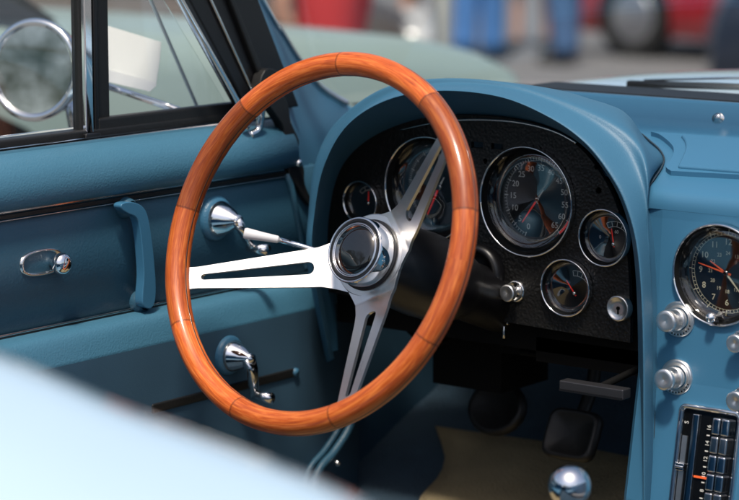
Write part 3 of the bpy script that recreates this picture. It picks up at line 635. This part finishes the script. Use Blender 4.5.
# main window glass
m = MB(); m.box((-.694, (Y0 + p0.y) / 2, (zs_ + 1.24) / 2), (.0022, (p0.y - Y0) / 2, (1.24 - zs_) / 2)); m.build('side_window', 'glass', door)
# swung-open vent pane with bottom rail, front edge
vr, vf = ox(101, 83, -.845), ox(243, 131, -.688); vt_f = ox(205, 106, -.73)
up_ = V((.0, -.33, 1)).normalized()
pts = [vr, vf, vf + V((.01, -.26, .30)), vr + V((0, -.06, .30))]
nn = (vf - vr).cross(up_).normalized(); nn = nn if nn.x > 0 else -nn
m = MB(); m.prism(pts, nn * .003); vent = m.build('vent_pane', 'glass', door)
m = MB(); m.tube([vr + nn * .002, vr.lerp(vf, .5) + nn * .002, vf + nn * .002], .0050, 12, sq=(1, .8)); m.build('vent_rail', 'chrome', vent)
e0 = vr.lerp(vf, .72); m = MB(); m.tube([e0 + nn * .003, e0 + V((.008, -.19, .30))], .0022, 8); m.build('pane_edge', mat('frosted_glass_edge', (.75, .80, .78), .4), vent)
m = MB(); q = ox(252, 118, -.642); m.tube(cr([q + V((0, -.012, -.012)), q + V((.004, .0, .016)), q + V((.004, .012, .010)), q + V((.0, .012, -.014)), q + V((0, -.004, -.020))], 5), .0046, 10); m.lathe(ox(238, 128, -.67), (1, 0, .1), [(.011, -.004), (.011, .002), (.007, .006), (0, .007)], 24); m.build('vent_latch', 'chrome', vent)
# lower rubber of the vent opening
a, b = ox(100, 134, -.69), ox(240, 117, -.69); m = MB(); m.box(((-.690), (a.y + b.y) / 2, zs_ + .016), (.008, (b.y - a.y) / 2 + .01, .009)); m.build('window_seal', 'rubber', door, bevel=.003)
# grab handle (blue)
hx_ = -.630
gp = cr([ox(px, py, hx_) for px, py in ((118, 203), (127, 201.5), (137, 205), (143, 214), (147, 235), (150, 262), (151.5, 285), (150.5, 301), (146, 308), (139, 305), (138, 296), (139.5, 275), (138, 250), (135.5, 228), (132, 217), (124, 213), (117, 208))], 3, closed=True)
m = MB(); m.prism([p - V((.005, 0, 0)) for p in gp], V((.012, 0, 0))); gh = m.build('grab_handle', 'dash_paint', door, bevel=.0035)
m = MB(); c0 = ox(123, 207, DX); m.lathe(c0, (1, 0, 0), [(.012, -.002), (.012, .004), (.010, .012), (.008, .014)], 24)
m.build('handle_mount', 'vinyl_shaded', gh); c1_ = ox(141, 301, DX); m = MB(); m.lathe(c1_ + V((0, -.006, 0)), (1, 0, 0), [(.013, -.002), (.013, .004), (.011, .011), (.008, .013)], 24); m.build('handle_mount', 'vinyl_shaded', gh)
# lock knob in its cup
lk = ox(41, 262, DX); m = MB()
def oval(c, ry, rz, x, n=36): return [c + V((x, ry * math.copysign(abs(math.cos(q)) ** .8, math.cos(q)), rz * math.copysign(abs(math.sin(q)) ** .8, math.sin(q)))) for q in [2 * math.pi * k / n for k in range(n)]]
m.grid([oval(lk, .032, .0145, 0), oval(lk, .031, .0140, .003), oval(lk, .028, .0120, .003), oval(lk, .026, .011, -.002), oval(lk, .001, .001, -.003)], close_u=True); cup = m.build('lock_plate', 'chrome_worn', door)
kc = lk + V((0, .016, -.002)); m = MB(); m.lathe(kc, (1, -.1, 0), [(.006, -.002), (.005, .004), (.008, .008), (.0115, .014), (.0122, .018), (.0105, .023), (.006, .0255), (0, .026)], 36); m.build('lock_knob', 'chrome', cup)
def crank(px, py, X, r, hd, hl, label, prt):
    c = ox(px, py, X); m = MB(); m.lathe(c, (1, 0, 0), [(r * 1.25, -.002), (r * 1.25, .003), (r * 1.12, .007), (r * .95, .008)], 40); base = m.build('window_crank', 'vinyl_pad', prt); base['label'] = label
    m = MB(); m.lathe(c, (1, 0, 0), [(r, .006), (r, .010), (r * .92, .013), (r * .62, .026), (r * .35, .034), (r * .30, .038), (0, .039)], 40); m.build('crank_boss', 'chrome', base)
    p = c + V((.030, 0, 0)); e = p + V(hd) * hl; m = MB(); m.tube([p, p + V(hd) * (hl * .3) + V((.004, 0, 0)), e], [.0085, .0062, .0050], 14, sq=(1.1, .8)); m.tube([e - V((.003, 0, 0)), e + V((.026, 0, 0))], [.0055, .0065], 14); m.build('crank_arm', 'chrome', base)
    return base
crank(215, 218, DX, .021, V((0, .62, -.78)), .046, 'upper chrome crank with its arm pointing down right', door)
crank(228, 355, -.609, .0185, V((0, .25, -.96)), .048, 'lower chrome crank beneath the door ledge', door)
# dark slot strip on lower door
a, b = ox(150, 409, -.612), ox(292, 372, -.612); m = MB(); m.box((-.611, (a.y + b.y) / 2, (a.z + b.z) / 2), (.0035, (b.y - a.y) / 2, .0055)); sl_ = m.build('pull_strap_slot', 'rubber', door, bevel=.002)
m = MB(); m.lathe(V((-.608, b.y + .002, b.z)), (1, 0, 0), [(.005, -.002), (.005, .002), (0, .003)], 16); m.build('end_button', 'vinyl', sl_)
# ================================================================== windscreen pillar
def beam(px_a, px_b, X, hx, mt, name, parent, ext=.30, bev=.002):   # four-sided bar between two traced edges, continued upward
    (a0, a1), (b0, b1) = px_a, px_b
    P = [ox(*a0, X), ox(*a1, X), ox(*b1, X), ox(*b0, X)]
    for i, j in ((1, 0), (2, 3)): P[i] = P[i] + (P[i] - P[j]).normalized() * ext
    m = MB(); m.prism([p - V((hx, 0, 0)) for p in P], V((2 * hx, 0, 0))); return m.build(name, mt, parent, bevel=bev)
# each: lower point -> upper point
pil = beam(((243, 112), (183, 2)), ((292, 106), (252, 2)), -.665, .012, 'black', 'windscreen_pillar', car)
beam(((239, 110), (178, 2)), ((244, 110), (184, 2)), -.651, .004, 'chrome', 'pillar_trim', pil)
beam(((258, 106), (210, 2)), ((260, 106), (213, 2)), -.651, .002, 'chrome_worn', 'pillar_trim', pil)
beam(((270, 110), (228, 2)), ((276, 110), (233, 2)), -.651, .005, 'rubber', 'pillar_seal', pil)
m = MB()
L0 = [ox(236, 0, -.655), ox(262, 50, -.655), ox(280, 90, -.655), ox(291, 122, -.655), ox(300, 165, -.655), ox(306, 215, -.655), ox(315, 300, -.655)]
L2 = [oy(262, 0, .34), oy(281, 31, .40), oy(299, 60, .46), oy(320, 87, .52), oy(347, 104, .56), oy(372, 130, .60), oy(380, 250, .60)]
Lm = [a.lerp(b, .5) + V((.012, -.006, 0)) for a, b in zip(L0, L2)]
upv = (L0[0] - L0[1]).normalized() * .3
L0 = [L0[0] + upv] + L0; L2 = [L2[0] + upv] + L2; Lm = [Lm[0] + upv] + Lm
m.grid(surf([L0, Lm, L2], 6, 6)); m.build('pillar_panel', 'vinyl', pil)
m = MB(); m.tube(cr([p + V((.010, -.012, .002)) for p in L2[:6]], 8), .0042, 10); m.build('windscreen_trim', 'knob', pil)
# crumpled door seal
m = MB(); sp_ = cr([ox(px, py, -.640) for px, py in ((258, 92), (270, 108), (281, 124), (284, 136), (281, 147), (290, 158), (288, 172), (296, 186), (306, 202), (313, 206), (304, 184), (303, 168), (297, 152), (298, 140), (290, 122), (287, 104), (279, 88), (277, 72), (264, 70))], 3, closed=True)
m.prism([p - V((.012, 0, 0)) for p in sp_], V((.014, 0, 0))); sl2 = m.build('door_seal', 'rubber', pil, bevel=.003)
m = MB(); m.lathe(ox(299, 163, -.632), (1, -.5, .2), [(.0045, -.003), (.0045, 0), (.003, .002), (0, .0025)], 16); m.build('screw', 'chrome', sl2)
# windscreen glass, bonded to the cowl
cow = [V((-.80, .52, .86)), V((-.55, .585, .895)), V((-.25, .62, .898)), V((.1, .63, .898)), V((.35, .62, .898))]
m = MB(); cw = cr(cow, 5); top = [p + V((.03 if p.x < -.5 else 0, -.34, .36)) for p in cw]; off = V((0, .0035, .0035))
m.grid([cw, [a.lerp(b, .5) + V((0, .012, .012)) for a, b in zip(cw, top)], top]); m.grid([[p + off for p in r] for r in (cw, [a.lerp(b, .5) + V((0, .012, .012)) for a, b in zip(cw, top)], top)]); m.build('windscreen', 'glass', car, fixn=False)
m = MB(); m.tube(top, .014, 10); m.build('windscreen_header', 'chrome', car)
m = MB(); m.box((-.02, .570, .8935), (.45, .042, .0045)); m.build('windscreen_seal', 'rubber', car, bevel=.003)
# cowl, wiper, bonnet
m = MB()
bh = [[(-.80, .61, .850), (-.56, .61, .880), (-.2, .61, .8905), (.2, .61, .8905), (.45, .61, .885)],
      [(-.84, .86, .800), (-.56, .82, .876), (-.33, .82, .905), (.2, .82, .915), (.45, .82, .912)],
      [(-.84, 1.3, .76), (-.66, 1.3, .80), (-.36, 1.3, .860), (.2, 1.3, .88), (.45, 1.3, .88)],
      [(-.82, 2.0, .70), (-.58, 2.0, .70), (-.25, 2.0, .71), (.2, 2.0, .72), (.45, 2.0, .72)],
      [(-.80, 2.3, .45), (-.58, 2.35, .42), (-.25, 2.4, .40), (.2, 2.4, .40), (.45, 2.4, .40)]]
m.grid(surf([[V(p) for p in r] for r in bh], 6, 6)); bon = m.build('bonnet', 'pale_body', car)
m = MB(); a, b = oy(629, 86.0, .655), oy(800, 92.5, .67); m.tube([a, a.lerp(b, .5) + Z_ * .001, b], .0072, 10, sq=(1, 1.0)); wip = m.build('wiper', 'rubber', car)
m = MB(); m.tube([a + V((.02, .004, .008)), a.lerp(b, .6) + V((0, .006, .014)), b + V((0, .004, .016))], .0016, 8); m.build('wiper_arm', 'chrome_worn', wip)
# ---------------- rear deck body, foreground
def dk(px, py, d): return at(px, py, d)
edge = [(-120, 312, 1.42), (-40, 340, 1.39), (40, 372, 1.36), (120, 408, 1.33), (200, 437, 1.30), (280, 467, 1.27), (350, 498, 1.25), (420, 540, 1.23), (480, 600, 1.21)]
r1 = [dk(*p) for p in edge]
und = [p + V((-.05, .09, -.10)) for p in r1]; und2 = [p + V((-.03, .05, -.025)) for p in r1]
tow = V((.22, -.42, 0)).normalized()
r2 = [p + tow * .06 + Z_ * .000 for p in r1]; r3 = [p + tow * .18 - Z_ * .022 for p in r1]; r4 = [p + tow * .40 - Z_ * .09 for p in r1]
m = MB(); m.grid(surf([und, und2, r1, r2, r3, r4], 5, 6)); m.build('rear_deck', 'pale_body', car)
for (x, y) in ((-.36, -.78), (.36, -.86)):
    hgt = .80 if x < 0 else .70
    m = MB(); m.box((x, y, (.40 + hgt) / 2), (.24, .055, (hgt - .40) / 2)); m.box((x, y + .30, .43), (.24, .245, .06)); m.build('seat', 'vinyl', car, bevel=.03)
m = MB(); m.box((.74, -.35, .50), (.07, 1.0, .32)); m.build('passenger_door', 'pale_body', car, bevel=.03)
m = MB(); m.box((-.1, -1.02, .50), (.60, .06, .22)); m.build('rear_bulkhead', 'carpet', car)
# ---------------- door mirror
mc = at(35.5, 70, 2.93); mn = V((.27, -.96, .125)).normalized()
m = MB(); m.lathe(mc, mn, [(.0625, 0), (.0632, .003), (.0615, .0075), (.0570, .0088), (.0535, .006), (.0530, .003)], 72)
m.lathe(mc, mn, [(.0625, 0), (.060, -.012), (.048, -.028), (.025, -.038), (0, -.040)], 48); mir = m.build('door_mirror', 'chrome', car)
m = MB(); m.lathe(mc, mn, [(.0560, .0036), (0, .0036)], 64); m.build('mirror_glass', 'mirror', mir)
b0 = at(66, 98, 2.95); b1 = at(80, 138, 2.95); m = MB(); m.tube([b0 - mn * .01, b1, b1 - Z_ * .05], [.008, .011, .014], 16, sq=(1, .8)); m.build('mirror_stem', 'chrome', mir)
# ---------------- loose things in and on the car
m = MB(); cp = [on for on in ((99, 23), (161.5, 42), (160, 60), (156, 86), (150, 91.5), (126, 86), (101, 80))]
pn = V((.42, -.90, .12)).normalized(); q0 = ox(126, 55, -.80)
def onvent(px, py): r = ray(px, py); return CAM + r * ((q0 - CAM).dot(pn) / r.dot(pn))
m.prism([onvent(*p) for p in cp], pn * .0008); tag(m.build('paper_card', 'card'), 'blank white paper card seen through the open vent pane', 'card')
m = MB(); tp = [(430, 520), (436, 480), (430, 458), (438, 440), (448, 432), (470, 436), (500, 433), (560, 436), (620, 440), (680, 460), (680, 540)]
def onfloor(px, py, up=.0):
    P = cr([V((0, y, z)) for y, z in prof], 5); r = ray(px, py); best = None
    prev = None
    for i in range(400):
        d = 2.0 + i * .005; p = CAM + r * d
        # floor height at p.y
        zz = P[0].z
        for a, b in zip(P, P[1:]):
            if a.y <= p.y <= b.y and b.y > a.y: zz = a.z + (b.z - a.z) * (p.y - a.y) / (b.y - a.y)
        if p.y > P[-1].y - .002 or p.z < zz: return p
    return p
prof = [(-.9, .335), (.20, .345), (.40, .385), (.55, .435), (.68, .56), (.72, .88)]
fl = [onfloor(*p) for p in tp]
print('mat pts', [tuple(round(c, 2) for c in p) for p in fl])
# mat: a sheet that follows the carpet from the floor up the toe board
Pc = cr([V((0, y, z)) for y, z in prof], 5)
def floor_z(y):
    for a, b in zip(Pc, Pc[1:]):
        if a.y <= y <= b.y and b.y > a.y: return a.z + (b.z - a.z) * (y - a.y) / (b.y - a.y)
    return .3
m = MB(); ys = [-.35 + i * .05 for i in range(18)] + [.55]; rw = []
for y in ys:
    xl = -.505 - .62 * max(0, y - .4) + .010 * math.sin(y * 43) + .006 * math.sin(y * 91); row = [V((xl + (-.13 - xl) * k / 6, y, floor_z(y) + .012 + .003 * math.sin(k + y * 9))) for k in range(7)]; rw.append(row)
m.grid(surf(rw, 2, 2)); fm = m.build('floor_mat', 'tan'); so = fm.modifiers.new('s', 'SOLIDIFY'); so.thickness = .008
tag(fm, 'worn tan floor mat in the dark driver footwell', 'floor mat')

# ================================================================== other cars
def prism_car(name, label, loc, rot, L, W, body, hz=(.16, .62, .88), cab=True, group='parked cars', H=1.30, fine=False, lights=True, top=None, wy=(-.31, .33), arch=.385, zc_=.36, rimr=.205, taper=.22):
    root = thing(name, label, 'car', loc, group); root.rotation_euler = (0, 0, rot)
    z0, zb, zt = hz
    # side profile: y along length (front = +), heights
    top = top or [(-L / 2, .62 * zt), (-L * .47, zt * .92), (-L * .36, zt * .99), (-L * .15, zt), (L * .08, zt * 1.0), (L * .20, zt * .995), (L * .34, zt * .965), (L * .44, zt * .88), (L * .485, zt * .74), (L / 2, .5 * zt)]
    m = MB(); rows = []
    P = cr([V((0, y, z)) for y, z in top], 4)
    for p in P:
        t = abs(p.y) / (L / 2); wd = W / 2 * (1 - taper * t ** 4); z1 = p.z; zc = z0 + .02
        pts = [(-wd * .92, z0), (-wd * .99, z0 + .10), (-wd, (z0 + z1) / 2), (-wd * .985, z1 - .09), (-wd * .95, z1 - .03), (-wd * .86, z1), (-wd * .5, z1 + .012), (0, z1 + .018)]
        pts += [(-a, b) for a, b in pts[-2::-1]]
        rows.append([V((a, p.y, b)) for a, b in pts])
    m.grid(rows); m.add(rows[0], [tuple(range(len(rows[0])))]); m.add(rows[-1], [tuple(range(len(rows[0])))[::-1]])
    b = m.build('body', body); b.parent = root
    if cab:
        m = MB(); rr = []
        for (y, z, wx) in ((-L * .40, zt, .44), (-L * .28, H - .06, .36), (-L * .18, H, .34), (-L * .02, H - .01, .34), (L * .06, H - .06, .35), (L * .17, zt, .44)):
            rr.append([V((-W * wx - .03, y, zt - .02)), V((-W * wx, y, zt + (z - zt) * .6)), V((-W * wx + .06, y, z)), V((0, y, z + .015)), V((W * wx - .06, y, z)), V((W * wx, y, zt + (z - zt) * .6)), V((W * wx + .03, y, zt - .02))])
        m.grid(surf(rr, 2, 3)); c = m.build('cabin_glass', 'car_glass'); c.parent = root
        m = MB(); rr2 = [[p + V((0, 0, .012)) for p in r[2:5]] for r in rr[1:5]]; m.grid(surf(rr2, 3, 3)); c = m.build('roof', body); c.parent = root
    for sy in wy:
        for sx in (-1, 1):
            c0 = V((sx * (W / 2 - .10), sy * L, .325)); ax = V((sx, 0, 0))
            m = MB(); m.lathe(V((sx * (W / 2 - .004), sy * L, zc_)), ax, [(arch + .004, -.02), (arch, .004), (0, .004)], 40); wa = m.build('wheel_arch', 'matte_black'); wa.parent = root
            m = MB(); m.lathe(c0, ax, [(.20, -.08), (.31, -.08), (.325, -.05), (.325, .085), (.30, .108), (.215, .112), (.205, .10)], 40); wh = m.build('wheel', 'tyre'); wh.parent = root
            m = MB(); m.lathe(c0, ax, [(rimr + .003, .10), (rimr, .114), (rimr * .85, .108), (rimr * .8, .112), (rimr * .45, .112), (.06, .12), (0, .123)], 36); rm = m.build('rim', 'alloy'); rm.parent = wh
    if lights:
        for sx in (-1, 1):
            m = MB(); m.lathe(V((sx * W * .33, L / 2 - .10, zt * .74)), (sx * .15, 1, 0), [(.085, -.03), (.088, .085), (.08, .095), (0, .11)], 28); h = m.build('headlight', 'lens'); h.parent = root
        m = MB(); m.box((0, L / 2 - .015, .34), (W * .40, .05, .05)); h = m.build('bumper', 'chrome_worn', bevel=.02); h.parent = root
    return root
# pale green neighbour, parked alongside
nb = prism_car('parked_car', 'pale green car parked alongside, beyond the driver window', (-2.74, .41, 0), 0, 4.40, 1.86, 'green_body', hz=(.18, .6, .89), H=1.34, wy=(-.33, .085), top=[(-2.2, .5), (-2.1, .80), (-1.5, .89), (-.6, .90), (.2, .90), (.61, .885), (.91, .868), (1.2, .852), (1.4, .84), (1.78, .805), (2.04, .762), (2.16, .72), (2.2, .60)], arch=.43, zc_=.335, taper=.02)
m = MB(); m.lathe(oy(504, 85, 2.57) - V((-2.74, .41, 0)), (.5, -.8, 0), [(.014, -.02), (.014, .004), (.010, .008), (0, .010)], 20); c = m.build('marker_light', 'amber'); c.parent = nb
def ground_at(px, py):
    z = 0
    for _ in range(60): p = oz(px, py, z); z = .5 * z + .5 * gz(p.y)
    return p
g1 = ground_at(632, 58)
rc_ = prism_car('parked_car', 'bright red car standing side-on across the tarmac, right of the legs', (0, 0, 0), 0, 4.2, 1.75, 'red_body', hz=(.17, .6, .86), arch=.35, zc_=.34, rimr=.20)
# side-on to the view, turned a little; its front wheel lands where the photograph shows it
ra_ = R(84); lf = V((-.875 + .0, .33 * 4.2, 0)); lf = Matrix.Rotation(ra_, 3, 'Z') @ lf; rc_.rotation_euler = (0, 0, ra_); rc_.location = g1 - lf
def side_car(px, py, label, body, yaw, L=4.2, name='parked_car', off=0, sd=-1, lights=True):
    g = ground_at(px, py); o = prism_car(name, label, (0, 0, 0), 0, L, 1.75, body, lights=lights); a = R(yaw); l_ = Matrix.Rotation(a, 3, 'Z') @ V((.875 * sd, off, 0)); o.rotation_euler = (0, 0, a); o.location = (g.x - l_.x, g.y - l_.y, gz(g.y)); return o
side_car(436, 201, 'dark car with a round headlight, above the pale green fender', 'dark_body', 38 - 90, off=2.1, sd=1)
side_car(712, 108, 'dark navy car at the upper right corner', 'navy_body', 38 + 84, off=2.1, lights=False)
side_car(60, 5, 'dark car in the far row at the upper left corner', 'dark_body', 38 + 85)
side_car(120, -2, 'dark grey car in the far row behind the vent pane', 'dark_body', 38 + 80, lights=False)
# ================================================================== people (skin-modifier bodies, feet on the tarmac)
def skin_mesh(name, pts, edges, radii, mt, parent, sub=2):
    me = bpy.data.meshes.new(name); me.from_pydata([tuple(p) for p in pts], edges, []); o = bpy.data.objects.new(name, me); COL.objects.link(o)
    me.materials.append(M[mt]); sk_ = o.modifiers.new('skin', 'SKIN'); sk_.use_smooth_shade = True; s2 = o.modifiers.new('sub', 'SUBSURF'); s2.levels = sub; s2.render_levels = sub
    for i, r in enumerate(radii): me.skin_vertices[0].data[i].radius = (r, r) if not isinstance(r, tuple) else r
    me.skin_vertices[0].data[0].use_root = True; o.parent = parent; return o
def person(px, py, label, yaw, trouser, shirt, shorts=False, step=.12):
    g = ground_at(px, py); root = thing('person', label, 'person', (g.x, g.y, gz(g.y)), 'people walking on the tarmac'); root.rotation_euler = (0, 0, R(yaw))
    pel = V((0, 0, .93)); P = [pel, (0, 0, 1.10), (0, 0, 1.30), (0, 0, 1.45), (0, 0, 1.52), (0, .02, 1.60), (0, .01, 1.70)]; Rr = [.13, .125, .14, .12, .055, .085, .075]; E_ = [(i, i + 1) for i in range(6)]
    for s in (-1, 1):
        b = len(P); k = step * s; P += [(s * .095, 0, .88), (s * .10, k * .6 + .02, .49), (s * .10, k, .10), (s * .105, k + .02, .05), (s * .115, k + .19, .035)]; Rr += [.095, .058, .042, .045, .035]; E_ += [(0, b)] + [(b + i, b + i + 1) for i in range(4)]
        b = len(P); P += [(s * .19, 0, 1.42), (s * .23, -k * .5, 1.14), (s * .24, -k + .08, .90), (s * .24, -k + .10, .82)]; Rr += [.055, .042, .030, .032]; E_ += [(3, b)] + [(b + i, b + i + 1) for i in range(3)]
        for f in range(5):
            c = len(P); dy = (f - 2) * .018; tip = (.24 * s, -k + .10 + dy * 1.3, .73 - .006 * abs(f - 2)) if f < 4 else (s * .22, -k + .15, .77); P += [tip]; Rr += [.009]; E_ += [(b + 3, c)]
    skin_mesh('body', P, E_, Rr, 'skin', root)
    def tubes(name, chains, mt):
        m = MB()
        for pts, rr in chains: m.tube(cr(pts, 4), [rr[min(int(i / 4), len(rr) - 2)] + (rr[min(int(i / 4) + 1, len(rr) - 1)] - rr[min(int(i / 4), len(rr) - 2)]) * ((i % 4) / 4) for i in range(4 * (len(pts) - 1) + 1)], 16)
        o = m.build(name, mt); o.parent = root
    for s in ((-1, 1),):
        end = .50 if shorts else .09
        tubes('trousers' if not shorts else 'shorts', [([(q * .05, 0, 1.02), (q * .095, 0, .86), (q * .10, step * q * .6 + .02, .50)] + ([] if shorts else [(q * .10, step * q, .085)]), [.15, .135, .105] + ([] if shorts else [.092])) for q in s], trouser)
        tubes('shirt', [([(0, 0, .96), (0, 0, 1.12), (0, 0, 1.32), (0, 0, 1.47)], [.17, .165, .175, .10])] + [([(q * .13, 0, 1.43), (q * .21, 0, 1.36), (q * .235, -step * q * .5, 1.16)], [.075, .07, .058]) for q in s], shirt)
        tubes('shoe', [([(q * .10, step * q - .05, .05), (q * .105, step * q + .06, .05), (q * .115, step * q + .21, .035)], [.045, .05, .038]) for q in s[:1]], 'shoe')
        tubes('shoe', [([(q * .10, step * q - .05, .05), (q * .105, step * q + .06, .05), (q * .115, step * q + .21, .035)], [.045, .05, .038]) for q in s[1:]], 'shoe')
    m = MB(); m.lathe((0, 0, 1.66), Z_, [(.098, -.03), (.104, .02), (.09, .075), (.05, .11), (0, .118)], 24); h = m.build('hair', 'hair'); h.parent = root
    return root
person(566, 64, 'person in blue jeans walking before the red car', 38 + 55, 'jeans', 'shirt_white', step=.05)
person(335, 205, 'person in red trousers in front of the dark car', 38 + 75, 'shirt_red', 'shirt_red', step=.04)
person(478, 60, 'person in bright blue trousers right of the cream post', 38 - 30, 'blue_cloth', 'shirt_white', step=.05)
person(532, 48, 'person in white shorts with bare legs beside the jeans', 200, 'shirt_white', 'shirt_red', shorts=True)
person(410, 44, 'person in dark shorts with bare legs left of the cream post', 60, 'shoe', 'shirt_red', shorts=True, step=.2)
# cream post
g = at(443, 40, 6.2); m = MB(); m.smooth = True; m.tube([(g.x, g.y, 0), (g.x, g.y, 2.2)], [.022, .022], 20); m.lathe((g.x, g.y, 0), Z_, [(.07, 0), (.07, .012), (.03, .018), (.024, .05)], 24); m.lathe((g.x, g.y, 2.2), Z_, [(.022, -.01), (.03, 0), (.03, .02), (0, .035)], 20)
tag(m.build('post', 'post'), 'slim cream post standing behind the pale green car', 'post')
# ================================================================== trees behind the viewer (seen in mirror and glass)
def tree(x, y, s, seed, label, dens=230):
    rnd = random.Random(seed); root = thing('tree', label, 'tree', (x, y, 0), 'trees mirrored in the glass')
    m = MB(); m.tube([(x, y, 0), (x + .1, y, 2 * s), (x + .3 * s, y, 4 * s)], [.28 * s, .2 * s, .1 * s], 10)
    for k in range(5): a = k * 1.3; m.tube([(x + .1, y, 2 * s), (x + math.cos(a) * 1.2 * s, y + math.sin(a) * 1.2 * s, 3.6 * s)], [.1 * s, .04 * s], 8)
    m.build('trunk', 'bark', root)
    m = MB(); m.smooth = False; cl_ = [(V((rnd.uniform(-2, 2), rnd.uniform(-2, 2), rnd.uniform(2.2, 6))) * s, rnd.uniform(.6, 1.3) * s) for _ in range(22)]
    vs = []; fs = []
    for c, r in cl_:
        for _ in range(dens):
            d = V((rnd.gauss(0, 1), rnd.gauss(0, 1), rnd.gauss(0, .8))).normalized() * r * rnd.uniform(.4, 1); p = c + d + V((x, y, 0)); a = V((rnd.uniform(-1, 1), rnd.uniform(-1, 1), rnd.uniform(-1, 1))).normalized(); b = a.orthogonal().normalized(); z = .10 * s; i = len(vs)
            vs += [p - a * z, p - b * z * .6, p + a * z, p + b * z * .6]; fs.append((i, i + 1, i + 2, i + 3))
    m.add(vs, fs); m.build('crown', 'leaf', root, fixn=False)
for i, (x, y, s) in enumerate(((-16.6, -60, 1.7), (-11.5, -14, 1.1), (-22, -60, 1.6), (-19, -16, 1.3), (3, -22, 1.2))):
    tree(x, y, s, 21 + i, dens=110 if i == 0 else 230, label='leafy tree behind the viewer, tree group mirrored in the round door mirror')
